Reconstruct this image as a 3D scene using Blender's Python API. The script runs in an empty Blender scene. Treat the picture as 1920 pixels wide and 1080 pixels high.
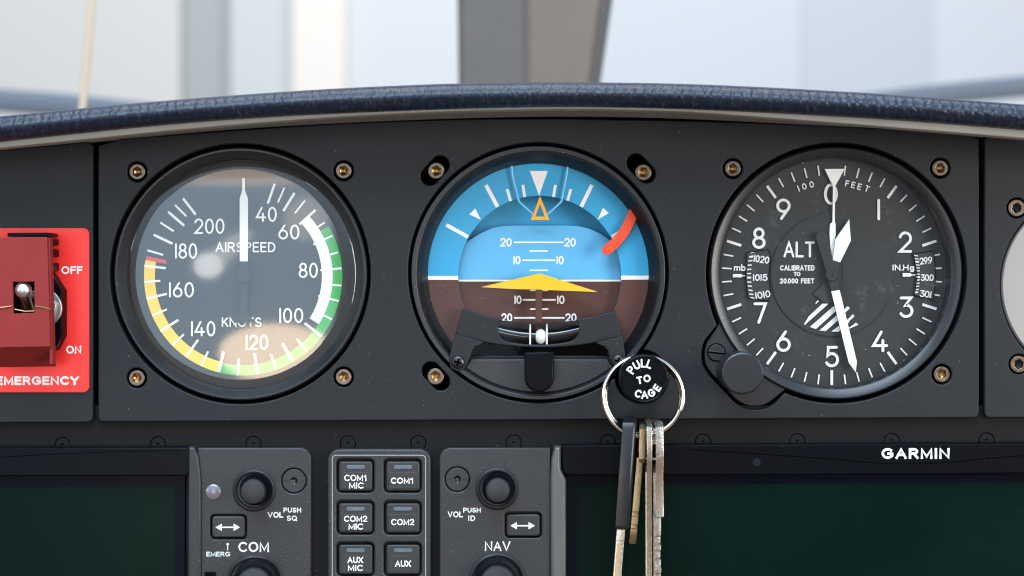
import bpy, bmesh, math, random
from mathutils import Vector, Matrix
from mathutils.geometry import tessellate_polygon

random.seed(7)
SC = bpy.context.scene
COL = SC.collection
R = math.radians
# authoring unit: 1 u = 0.175 mm; x right, y down, d towards the viewer; (960,540,0) is the world origin on the panel face
K = 0.000175
D = 3000.0
CX, CY = 960.0, 540.0
def W(x, y, d):
    return Vector(((x-CX)*K, -d*K, (CY-y)*K))

# ------------------------------------------------------------------ camera, world, lamps, exposure
cam_d = bpy.data.cameras.new('camera'); cam = bpy.data.objects.new('camera', cam_d); COL.objects.link(cam)
cam.location = W(CX, CY, D); cam.rotation_euler = (R(90), 0, 0)
cam_d.sensor_width = 36; cam_d.lens = 36*D/1920.0
cam_d.clip_start = 0.01; cam_d.clip_end = 200
cam_d.dof.use_dof = True; cam_d.dof.focus_distance = D*K+0.002; cam_d.dof.aperture_fstop = 10.0
SC.camera = cam

world = bpy.data.worlds.new('World'); SC.world = world; world.use_nodes = True
wn = world.node_tree.nodes; wl = world.node_tree.links
bg = wn['Background']
tc = wn.new('ShaderNodeTexCoord'); sep = wn.new('ShaderNodeSeparateXYZ'); rmp = wn.new('ShaderNodeValToRGB')
wl.new(tc.outputs['Generated'], sep.inputs[0])
mr = wn.new('ShaderNodeMapRange'); mr.inputs[1].default_value = -1; mr.inputs[2].default_value = 1
wl.new(sep.outputs['Z'], mr.inputs[0]); wl.new(mr.outputs[0], rmp.inputs[0])
e = rmp.color_ramp.elements
e[0].position = 0.40; e[0].color = (0.30, 0.235, 0.185, 1)
e[1].position = 0.66; e[1].color = (0.62, 0.80, 1.0, 1)
m = rmp.color_ramp.elements.new(0.50); m.color = (0.22, 0.245, 0.28, 1)
wl.new(rmp.outputs[0], bg.inputs['Color']); bg.inputs['Strength'].default_value = 1.0

def area(name, loc, target, sx, sy, power, col):
    l = bpy.data.lights.new(name, 'AREA'); l.shape = 'RECTANGLE'; l.size = sx; l.size_y = sy
    l.energy = power; l.color = col
    o = bpy.data.objects.new(name, l); COL.objects.link(o); o.location = loc
    o.rotation_euler = (Vector(target)-Vector(loc)).to_track_quat('-Z', 'Y').to_euler()
    return o
area('canopy_skylight', (-0.20, -0.80, 1.20), (0, 0, 0), 1.5, 1.0, 46, (0.66, 0.84, 1.0))
area('side_window_light', (1.05, -0.95, 0.06), (0.05, 0, 0), 0.5, 0.7, 15.0, (1.0, 0.95, 0.89))
area('left_window_light', (-1.3, -0.8, 0.1), (0, 0, 0), 0.4, 0.5, 3.0, (1.0, 0.88, 0.76))
area('blue_reflection_light', (-0.405, -1.5, -0.005), (-0.405, 0, -0.005), 0.82, 0.77, 4.0, (0.56, 0.80, 1.0))  # added behind the camera so the airspeed glass reflects a pale blue field
def oval(name, loc, sx, sy, power, col, roll=0):
    o = area(name, loc, (loc[0], 0, loc[2]), sx, sy, power, col); o.data.shape = 'ELLIPSE'; o.rotation_euler = (R(90), R(roll), 0)
oval('tan_reflection_light', (-0.21, -1.45, -0.27), 0.42, 0.22, 1.7, (1.0, 0.70, 0.42))  # added lamp, mirrored as the tan patch low in the airspeed glass
oval('spot_reflection_light', (-0.455, -1.45, 0.05), 0.11, 0.09, 0.14, (1.0, 0.95, 0.90))  # added only for the pale spot mirrored in the airspeed glass
oval('streak_reflection_light', (-0.39, -1.45, 0.10), 0.24, 0.07, 0.085, (1.0, 0.95, 0.9), -38)  # added tail of that mirrored spot, no real lamp
oval('glow_reflection_light', (-0.10, -1.45, 0.22), 0.16, 0.16, 0.09, (1.0, 0.75, 0.52))  # weak warm lamp added for a glow at the glass's upper right
oval('band_reflection_light', (-0.33, -1.45, 0.39), 0.62, 0.10, 0.34, (1.0, 0.70, 0.42))  # added lamp, mirrored as the tan band along the top of the glass
area('wall_fill_light', (0.0, 1.2, 3.4), (0, 4.6, 0.5), 3.0, 1.2, 172, (1.0, 1.0, 1.0))  # unseen lamp added above the view to brighten the hangar wall

SC.view_settings.view_transform = 'Standard'; SC.view_settings.look = 'None'
SC.view_settings.exposure = 0; SC.view_settings.gamma = 1; SC.view_settings.use_curve_mapping = False
SC.render.engine = 'CYCLES'
SC.cycles.use_denoising = True; SC.cycles.filter_width = 1.15
SC.cycles.max_bounces = 8; SC.cycles.transparent_max_bounces = 12
SC.cycles.sample_clamp_indirect = 6

# ------------------------------------------------------------------ materials
def mat(name, col, rough=0.5, metal=0.0, bump=0.0, bscale=2500, var=0.0, vscale=120, dust=0.0, coat=0.0, spec=0.5,
        stretch=None, fleck=0.0, ribs=0.0):
    m = bpy.data.materials.new(name); m.use_nodes = True
    n = m.node_tree.nodes; l = m.node_tree.links; p = n['Principled BSDF']
    p.inputs['Base Color'].default_value = (*col, 1)
    p.inputs['Roughness'].default_value = rough; p.inputs['Metallic'].default_value = metal
    p.inputs['Specular IOR Level'].default_value = spec
    if coat:
        p.inputs['Coat Weight'].default_value = coat; p.inputs['Coat Roughness'].default_value = 0.06
    t = n.new('ShaderNodeTexCoord'); co = t.outputs['Object']
    if stretch:
        mp = n.new('ShaderNodeMapping'); mp.inputs['Scale'].default_value = stretch
        l.new(co, mp.inputs[0]); co = mp.outputs[0]
    cur = None
    if var:
        nz = n.new('ShaderNodeTexNoise'); nz.inputs['Scale'].default_value = vscale; nz.inputs['Detail'].default_value = 4
        l.new(co, nz.inputs['Vector'])
        mx = n.new('ShaderNodeMix'); mx.data_type = 'RGBA'
        mx.inputs[6].default_value = (*[c*(1-var) for c in col], 1); mx.inputs[7].default_value = (*[min(1, c*(1+var)) for c in col], 1)
        l.new(nz.outputs[0], mx.inputs[0]); cur = mx.outputs[2]
        mr = n.new('ShaderNodeMapRange'); mr.inputs[3].default_value = max(0.02, rough-0.08); mr.inputs[4].default_value = min(1, rough+0.08)
        l.new(nz.outputs[0], mr.inputs[0]); l.new(mr.outputs[0], p.inputs['Roughness'])
    if fleck:
        nf = n.new('ShaderNodeTexNoise'); nf.inputs['Scale'].default_value = bscale; nf.inputs['Detail'].default_value = 1
        l.new(co, nf.inputs['Vector'])
        mr2 = n.new('ShaderNodeMapRange'); mr2.inputs[1].default_value = 0.56; mr2.inputs[2].default_value = 0.72
        mr2.inputs[4].default_value = fleck
        l.new(nf.outputs[0], mr2.inputs[0])
        mx = n.new('ShaderNodeMix'); mx.data_type = 'RGBA'; mx.inputs[6].default_value = (*col, 1); mx.inputs[7].default_value = (0.5, 0.48, 0.46, 1)
        if cur: l.new(cur, mx.inputs[6])
        l.new(mr2.outputs[0], mx.inputs[0]); cur = mx.outputs[2]
    if dust:
        vo = n.new('ShaderNodeTexVoronoi'); vo.inputs['Scale'].default_value = 620
        l.new(t.outputs['Object'], vo.inputs['Vector'])
        a = n.new('ShaderNodeMath'); a.operation = 'LESS_THAN'
        s = n.new('ShaderNodeSeparateColor'); l.new(vo.outputs['Color'], s.inputs[0])
        th = n.new('ShaderNodeMath'); th.operation = 'POWER'; l.new(s.outputs[0], th.inputs[0]); th.inputs[1].default_value = 5
        th2 = n.new('ShaderNodeMath'); th2.operation = 'MULTIPLY'; l.new(th.outputs[0], th2.inputs[0]); th2.inputs[1].default_value = 0.09
        l.new(vo.outputs['Distance'], a.inputs[0]); l.new(th2.outputs[0], a.inputs[1])
        b = n.new('ShaderNodeMath'); b.operation = 'MULTIPLY'; l.new(a.outputs[0], b.inputs[0]); b.inputs[1].default_value = dust
        mx = n.new('ShaderNodeMix'); mx.data_type = 'RGBA'; mx.inputs[6].default_value = (*col, 1); mx.inputs[7].default_value = (0.55, 0.54, 0.52, 1)
        if cur: l.new(cur, mx.inputs[6])
        l.new(b.outputs[0], mx.inputs[0]); cur = mx.outputs[2]
    if cur: l.new(cur, p.inputs['Base Color'])
    if bump:
        nb = n.new('ShaderNodeTexNoise'); nb.inputs['Scale'].default_value = bscale; nb.inputs['Detail'].default_value = 3
        l.new(co, nb.inputs['Vector'])
        bp = n.new('ShaderNodeBump'); bp.inputs['Strength'].default_value = bump; bp.inputs['Distance'].default_value = 0.0001
        h_ = nb.outputs[0]
        if ribs:
            wv = n.new('ShaderNodeTexWave'); wv.inputs['Scale'].default_value = 105; wv.inputs['Distortion'].default_value = 5.0
            wv.inputs['Detail'].default_value = 2; wv.inputs['Detail Scale'].default_value = 3; l.new(t.outputs['Object'], wv.inputs['Vector'])
            ad = n.new('ShaderNodeMath'); ad.operation = 'MULTIPLY_ADD'; l.new(wv.outputs['Fac'], ad.inputs[0]); ad.inputs[1].default_value = ribs; l.new(h_, ad.inputs[2]); h_ = ad.outputs[0]
            bp.inputs['Distance'].default_value = 0.00025
        l.new(h_, bp.inputs['Height']); l.new(bp.outputs[0], p.inputs['Normal'])
    return m

def glass_mat(name, f0=0.06, smudge=0.03, rough=0.015, tint=(1, 1, 1)):
    m = bpy.data.materials.new(name); m.use_nodes = True
    n = m.node_tree.nodes; l = m.node_tree.links
    n.remove(n['Principled BSDF']); out = n['Material Output']
    tr = n.new('ShaderNodeBsdfTransparent'); tr.inputs[0].default_value = (*tint, 1)
    gl = n.new('ShaderNodeBsdfGlossy'); gl.inputs['Roughness'].default_value = rough
    lw = n.new('ShaderNodeLayerWeight'); lw.inputs[0].default_value = 0.5
    pw = n.new('ShaderNodeMath'); pw.operation = 'POWER'; l.new(lw.outputs['Facing'], pw.inputs[0]); pw.inputs[1].default_value = 5
    fr = n.new('ShaderNodeMath'); fr.operation = 'MULTIPLY_ADD'; l.new(pw.outputs[0], fr.inputs[0]); fr.inputs[1].default_value = 1-f0; fr.inputs[2].default_value = f0
    mx = n.new('ShaderNodeMixShader'); l.new(fr.outputs[0], mx.inputs[0]); l.new(tr.outputs[0], mx.inputs[1]); l.new(gl.outputs[0], mx.inputs[2])
    df = n.new('ShaderNodeBsdfDiffuse'); df.inputs[0].default_value = (0.7, 0.7, 0.68, 1)
    t = n.new('ShaderNodeTexCoord')
    nz = n.new('ShaderNodeTexNoise'); nz.inputs['Scale'].default_value = 70; nz.inputs['Detail'].default_value = 6; nz.inputs['Roughness'].default_value = 0.7
    l.new(t.outputs['Object'], nz.inputs['Vector'])
    mr = n.new('ShaderNodeMapRange'); mr.inputs[1].default_value = 0.58; mr.inputs[2].default_value = 0.8; mr.inputs[4].default_value = smudge
    l.new(nz.outputs[0], mr.inputs[0])
    vo = n.new('ShaderNodeTexVoronoi'); vo.inputs['Scale'].default_value = 480; l.new(t.outputs['Object'], vo.inputs['Vector'])
    s = n.new('ShaderNodeSeparateColor'); l.new(vo.outputs['Color'], s.inputs[0])
    th = n.new('ShaderNodeMath'); th.operation = 'POWER'; l.new(s.outputs[0], th.inputs[0]); th.inputs[1].default_value = 5
    th2 = n.new('ShaderNodeMath'); th2.operation = 'MULTIPLY'; l.new(th.outputs[0], th2.inputs[0]); th2.inputs[1].default_value = 0.12
    a = n.new('ShaderNodeMath'); a.operation = 'LESS_THAN'; l.new(vo.outputs['Distance'], a.inputs[0]); l.new(th2.outputs[0], a.inputs[1])
    b = n.new('ShaderNodeMath'); b.operation = 'MULTIPLY_ADD'; l.new(a.outputs[0], b.inputs[0]); b.inputs[1].default_value = 0.28; l.new(mr.outputs[0], b.inputs[2])
    mx2 = n.new('ShaderNodeMixShader'); l.new(b.outputs[0], mx2.inputs[0]); l.new(mx.outputs[0], mx2.inputs[1]); l.new(df.outputs[0], mx2.inputs[2])
    l.new(mx2.outputs[0], out.inputs[0])
    return m

M = {}
M['panel'] = mat('panel_paint', (0.0112, 0.0125, 0.0150), 0.46, bump=0.28, bscale=2300, var=0.18, vscale=25, dust=0.4, spec=0.27)
M['lower'] = mat('wrinkle_paint', (0.0085, 0.0082, 0.0085), 0.5, bump=0.5, bscale=1900, var=0.2, vscale=60, dust=0.4, spec=0.10)
M['bezel'] = mat('bezel_black', (0.012, 0.013, 0.016), 0.36, bump=0.12, bscale=3000, var=0.25, vscale=90, dust=0.6)
M['bezel2'] = mat('bezel_grey', (0.010, 0.011, 0.014), 0.32, bump=0.12, bscale=3000, var=0.2, vscale=70, dust=0.5)
M['void'] = mat('void_black', (0.002, 0.002, 0.002), 1.0, spec=0.0)
M['black'] = mat('deep_black', (0.006, 0.006, 0.007), 0.6, bump=0.05)
M['gloss'] = mat('gloss_black', (0.0022, 0.0027, 0.0045), 0.34, bump=0.05, bscale=900, dust=0.3, spec=0.08)
M['matte'] = mat('matte_black', (0.0045, 0.0048, 0.006), 0.5, bump=0.1, spec=0.22, dust=0.5)
M['cast'] = mat('cast_black', (0.011, 0.011, 0.013), 0.5, bump=0.35, bscale=2600, var=0.2, vscale=80, dust=0.5, spec=0.32)
M['plast'] = mat('unit_plastic', (0.0175, 0.0182, 0.0205), 0.44, bump=1.0, bscale=1400, var=0.15, vscale=80, dust=0.4)
M['rim'] = mat('highlit_rim', (0.10, 0.10, 0.10), 0.38, metal=0.3, bump=0.4, bscale=2600)  # the pillar's upright highlight is put into this pale grey
M['button'] = mat('button_rubber', (0.015, 0.0165, 0.0195), 0.42, bump=0.1, bscale=3000, dust=0.3)
M['lens'] = mat('annunciator_lens', (0.065, 0.09, 0.12), 0.3, bump=0.8, bscale=900, stretch=(3, 1, 0.05))
M['white'] = mat('white_paint', (0.80, 0.79, 0.77), 0.6, var=0.04, vscale=300)
M['legend'] = mat('legend_print', (0.66, 0.66, 0.65), 0.6, var=0.05, vscale=300)
M['dial'] = mat('dial_black', (0.016, 0.017, 0.019), 0.65, bump=0.06, var=0.2, vscale=60, dust=0.5)
M['dial2'] = mat('dial_grey', (0.020, 0.020, 0.0198), 0.6, bump=0.08, var=0.35, vscale=45, dust=0.6, spec=0.35)
M['green'] = mat('arc_green', (0.03, 0.34, 0.05), 0.6)
M['yellow'] = mat('arc_yellow', (0.85, 0.55, 0.03), 0.6)
M['redline'] = mat('arc_red', (0.62, 0.03, 0.04), 0.6)
M['sky1'] = mat('ring_blue', (0.022, 0.31, 0.56), 0.6, var=0.05)
M['sky2'] = mat('drum_blue', (0.090, 0.385, 0.66), 0.55, var=0.06)
M['sky3'] = mat('strip_blue', (0.16, 0.50, 0.80), 0.4)
M['brown'] = mat('earth_brown', (0.092, 0.040, 0.031), 0.6, spec=0.15, var=0.15, vscale=80, dust=0.35)
M['yel2'] = mat('symbol_yellow', (0.80, 0.43, 0.004), 0.5)
M['orange'] = mat('pointer_orange', (0.85, 0.36, 0.004), 0.5)
M['flag'] = mat('flag_red', (0.74, 0.055, 0.007), 0.5)
M['steel'] = mat('dark_steel', (0.17, 0.13, 0.10), 0.36, metal=1, bump=0.3, bscale=2500, var=0.3, vscale=300)
M['brass'] = mat('socket_glint', (0.36, 0.20, 0.075), 0.30, metal=1, bump=0.3, bscale=1800)  # warm glint of the screw sockets, put into the metal colour
M['socket'] = mat('dark_socket', (0.10, 0.09, 0.08), 0.3, metal=1, bump=0.3)
M['chrome'] = mat('ring_nickel', (0.80, 0.76, 0.70), 0.16, metal=1, bump=0.08, bscale=900)
M['keysil'] = mat('key_nickel', (0.62, 0.58, 0.52), 0.24, metal=1, bump=1.0, bscale=1400, var=0.25, vscale=400, stretch=(1, 1, 2.5))
M['keybr'] = mat('key_brass', (0.37, 0.29, 0.18), 0.32, metal=1, bump=0.6, bscale=1400, var=0.25, vscale=400)
M['keyblk'] = mat('key_plastic', (0.009, 0.0105, 0.014), 0.30, bump=0.25, bscale=900, dust=0.5)
M['red'] = mat('placard_red', (0.82, 0.036, 0.030), 0.3, spec=0.3, bump=0.08, bscale=400, var=0.10, vscale=60)
M['guard'] = mat('guard_red', (0.215, 0.017, 0.017), 0.6, spec=0.3, bump=0.35, bscale=1800, var=0.12, vscale=200)
M['placardwhite'] = mat('placard_white', (0.82, 0.72, 0.70), 0.5)
M['zinc'] = mat('zinc_nut', (0.58, 0.60, 0.60), 0.38, metal=1, bump=0.3)
M['wire'] = mat('safety_wire', (0.45, 0.30, 0.14), 0.35, metal=1)
M['alu'] = mat('bare_aluminium', (0.34, 0.325, 0.31), 0.38, metal=0.6, bump=0.12, bscale=600, stretch=(1, 1, 3))
M['vinyl'] = mat('vinyl_roll', (0.0035, 0.010, 0.026), 0.40, bump=1.0, bscale=330, fleck=0.035, stretch=(3.0, 1, 0.8), spec=0.40, ribs=0.75)
M['screwblk'] = mat('screw_black_oxide', (0.05, 0.05, 0.055), 0.3, metal=0.8)
M['outline'] = mat('outline_print', (0.36, 0.36, 0.36), 0.6)
M['dot'] = mat('sensor_dot', (0.007, 0.008, 0.011), 0.5, spec=0.12)
M['tube'] = mat('level_glass', (0.004, 0.004, 0.005), 0.09, spec=0.9)
M['lip'] = mat('lip_grey', (0.26, 0.255, 0.232), 0.5, bump=0.3, bscale=700, var=0.2, vscale=40)
M['screen'] = mat('display_glass', (0.0014, 0.0088, 0.0066), 0.30, var=0.7, vscale=12, dust=0.12, spec=0.05)
M['mask'] = mat('display_mask', (0.002, 0.0028, 0.007), 0.3, spec=0.06)
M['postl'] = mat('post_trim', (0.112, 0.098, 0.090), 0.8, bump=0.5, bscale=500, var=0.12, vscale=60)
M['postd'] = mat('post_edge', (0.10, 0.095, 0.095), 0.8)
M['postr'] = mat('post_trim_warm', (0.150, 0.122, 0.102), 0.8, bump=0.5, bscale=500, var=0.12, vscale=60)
M['rail'] = mat('rail_grey', (0.125, 0.145, 0.175), 0.6)
M['cord'] = mat('cord_beige', (0.50, 0.385, 0.285), 0.7)
M['sensor'] = mat('sensor_lens', (0.15, 0.135, 0.165), 0.3, bump=0.3, bscale=400, coat=1)
M['ball'] = mat('ball_white', (0.62, 0.62, 0.62), 0.3)
M['glass'] = glass_mat('gauge_glass', 0.055, 0.11)
M['glassd'] = glass_mat('domed_glass', 0.11, 0.07, 0.065)
M['glassc'] = glass_mat('coated_glass', 0.012, 0.02)
WALLS = {}
def wallmat(name, c): return mat(name, c, 0.85, var=0.03, vscale=0.8)

# ------------------------------------------------------------------ 2D helpers
def circ(cx, cy, r, n=96, a0=0.0, a1=360.0):
    full = abs(a1-a0) >= 360
    k = n if full else n+1
    return [(cx+r*math.sin(R(a0+(a1-a0)*i/n)), cy-r*math.cos(R(a0+(a1-a0)*i/n))) for i in range(k)]   # clock angles
def rrect(x0, y0, x1, y1, r, n=6):
    rs = r if isinstance(r, (list, tuple)) else (r, r, r, r)     # tl tr br bl
    out = []
    for (cx, cy, a, rr) in ((x0+rs[0], y0+rs[0], 180, rs[0]), (x1-rs[1], y0+rs[1], 270, rs[1]), (x1-rs[2], y1-rs[2], 0, rs[2]), (x0+rs[3], y1-rs[3], 90, rs[3])):
        if rr <= 0: out.append((cx, cy)); continue
        for i in range(n+1):
            t = R(a+90*i/n); out.append((cx+rr*math.cos(t), cy+rr*math.sin(t)))
    return out
def union2(ca, ra, cb, rb, n=120):
    """outline of two overlapping discs"""
    dx, dy = cb[0]-ca[0], cb[1]-ca[1]; L = math.hypot(dx, dy); base = math.atan2(dy, dx)
    ta = math.acos((ra*ra+L*L-rb*rb)/(2*ra*L)); tb = math.acos((rb*rb+L*L-ra*ra)/(2*rb*L))
    pts = []
    for i in range(n+1):
        t = base+ta+(2*math.pi-2*ta)*i/n; pts.append((ca[0]+ra*math.cos(t), ca[1]+ra*math.sin(t)))
    for i in range(1, 40):
        t = base+math.pi+tb+(2*math.pi-2*tb)*i/40; pts.append((cb[0]+rb*math.cos(t), cb[1]+rb*math.sin(t)))
    return pts
def slot(xa, ya, xb, yb, r, n=14):
    a = math.atan2(yb-ya, xb-xa); o = []
    for i in range(n+1):
        t = a-math.pi/2+math.pi*i/n; o.append((xb+r*math.cos(t), yb+r*math.sin(t)))
    for i in range(n+1):
        t = a+math.pi/2+math.pi*i/n; o.append((xa+r*math.cos(t), ya+r*math.sin(t)))
    return o
def shoelace(p):
    return 0.5*sum(p[i-1][0]*p[i][1]-p[i][0]*p[i-1][1] for i in range(len(p)))
def offset(p, t):
    n = len(p); out = []
    for i in range(n):
        a, b, c = p[i-1], p[i], p[(i+1) % n]
        e1 = Vector((b[0]-a[0], b[1]-a[1])); e2 = Vector((c[0]-b[0], c[1]-b[1]))
        if e1.length < 1e-6: e1 = e2
        if e2.length < 1e-6: e2 = e1
        e1.normalize(); e2.normalize()
        n1 = Vector((-e1.y, e1.x)); n2 = Vector((-e2.y, e2.x)); s = n1+n2
        if s.length < 0.3: s = n1.copy(); k = 1.0
        else: s.normalize(); k = 1.0/max(0.45, s.dot(n1))
        out.append((b[0]+s.x*t*k, b[1]+s.y*t*k))
    return out
def interp(tab, x):
    if x <= tab[0][0]: a, b = tab[0], tab[1]
    elif x >= tab[-1][0]: a, b = tab[-2], tab[-1]
    else:
        for a, b in zip(tab, tab[1:]):
            if a[0] <= x <= b[0]: break
    return a[1]+(b[1]-a[1])*(x-a[0])/(b[0]-a[0])
def smooth_tab(tab, x):
    """quadratic-ish smoothing of the table by local averaging"""
    return sum(interp(tab, x+o) for o in (-75, -50, -25, 0, 25, 50, 75))/7.0-0.6

# ------------------------------------------------------------------ stroke lettering (own glyphs, height 1, y up)
def A(cx, cy, rx, ry, a0, a1, n=16):
    return [(cx+rx*math.cos(R(a0+(a1-a0)*i/n)), cy+ry*math.sin(R(a0+(a1-a0)*i/n))) for i in range(n+1)]
G = {
 '0': (.60, [A(.30, .5, .30, .5, 90, 450, 28)]),
 '1': (.0, [[(0, 0), (0, 1)]]),
 '!': (.30, [[(0, .76), (.12, .80), (.30, 1), (.30, 0)]]),           # a figure one with a flag
 '2': (.60, [A(.30, .70, .30, .30, 165, -38)+[(0, 0), (.60, 0)]]),
 '3': (.62, [[(.04, 1), (.56, 1), (.27, .60)]+A(.30, .305, .32, .305, 88, -150)]),
 '4': (.74, [[(.44, 1), (0, .27), (.74, .27)], [(.53, .55), (.53, 0)]]),
 '5': (.62, [[(.56, 1), (.10, 1), (.07, .56)]+A(.29, .33, .33, .33, 118, -150)]),
 '6': (.62, [A(.31, .31, .31, .31, 150, 510, 26), [(.045, .46), (.42, 1)]]),
 '7': (.60, [[(0, 1), (.60, 1), (.22, 0)]]),
 '8': (.62, [A(.31, .76, .25, .24, 90, 450, 22), A(.31, .26, .31, .26, 90, 450, 24)]),
 '9': (.62, [A(.31, .69, .31, .31, -30, 330, 26), [(.575, .54), (.20, 0)]]),
 '.': (.0, [[(0, .02), (0, .0)]]),
 'A': (.76, [[(0, 0), (.38, 1), (.76, 0)], [(.13, .34), (.63, .34)]]),
 'B': (.58, [[(0, 0), (0, 1)], [(0, 1), (.30, 1)]+A(.30, .765, .24, .235, 80, -80, 8)+[(.30, .53)], [(.30, .53), (.32, .53)]+A(.32, .265, .26, .265, 80, -90, 8)+[(0, 0)], [(0, .53), (.30, .53)]]),
 'C': (.76, [A(.43, .5, .43, .5, 48, 312, 22)]),
 'D': (.66, [[(0, 0), (0, 1), (.24, 1)]+A(.24, .5, .42, .5, 84, -84, 14)+[(.24, 0), (0, 0)]]),
 'E': (.54, [[(.54, 1), (0, 1), (0, 0), (.54, 0)], [(0, .52), (.48, .52)]]),
 'F': (.54, [[(.54, 1), (0, 1), (0, 0)], [(0, .52), (.46, .52)]]),
 'G': (.82, [A(.43, .5, .43, .5, 48, 318, 22)+[(.82, .22), (.82, .47), (.50, .47)]]),
 'H': (.68, [[(0, 0), (0, 1)], [(.68, 0), (.68, 1)], [(0, .52), (.68, .52)]]),
 'I': (.0, [[(0, 0), (0, 1)]]),
 'K': (.64, [[(0, 0), (0, 1)], [(.60, 1), (0, .40)], [(.20, .58), (.64, 0)]]),
 'L': (.52, [[(0, 1), (0, 0), (.52, 0)]]),
 'M': (.82, [[(0, 0), (0, 1), (.41, .12), (.82, 1), (.82, 0)]]),
 'N': (.70, [[(0, 0), (0, 1), (.70, 0), (.70, 1)]]),
 'O': (.86, [A(.43, .5, .43, .5, 90, 450, 30)]),
 'P': (.60, [[(0, 0), (0, 1)], [(0, 1), (.32, 1)]+A(.32, .735, .28, .265, 84, -84, 10)+[(.32, .47), (0, .47)]]),
 'Q': (.88, [A(.43, .5, .43, .5, 90, 450, 30), [(.54, .26), (.88, -.04)]]),
 'R': (.64, [[(0, 0), (0, 1)], [(0, 1), (.34, 1)]+A(.34, .75, .27, .25, 84, -84, 10)+[(.34, .5), (0, .5)], [(.34, .48), (.64, 0)]]),
 'S': (.62, [A(.31, .74, .27, .26, 30, 262, 14)+A(.31, .245, .31, .245, 84, -152, 15)]),
 'T': (.66, [[(0, 1), (.66, 1)], [(.33, 1), (.33, 0)]]),
 'U': (.66, [[(0, 1), (0, .34)]+A(.33, .34, .33, .34, 190, 350, 12)+[(.66, .34), (.66, 1)]]),
 'V': (.74, [[(0, 1), (.37, 0), (.74, 1)]]),
 'X': (.70, [[(0, 0), (.70, 1)], [(.70, 0), (0, 1)]]),
 'Y': (.72, [[(0, 1), (.36, .44), (.72, 1)], [(.36, .46), (.36, 0)]]),
 'm': (.80, [[(0, 0), (0, .66)], [(0, .45)]+A(.20, .44, .20, .22, 170, 10, 8)+[(.40, .44), (.40, 0)], [(.40, .45)]+A(.60, .44, .20, .22, 170, 10, 8)+[(.80, .44), (.80, 0)]]),
 'b': (.52, [[(0, 0), (0, 1)], A(.26, .32, .26, .32, 180, 540, 20)]),
 'g': (.50, [A(.25, .36, .25, .30, 0, 360, 18), [(.50, .66), (.50, -.10)]+A(.25, -.10, .25, .18, 0, -150, 8)]),
 ' ': (.30, []),
}

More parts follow.
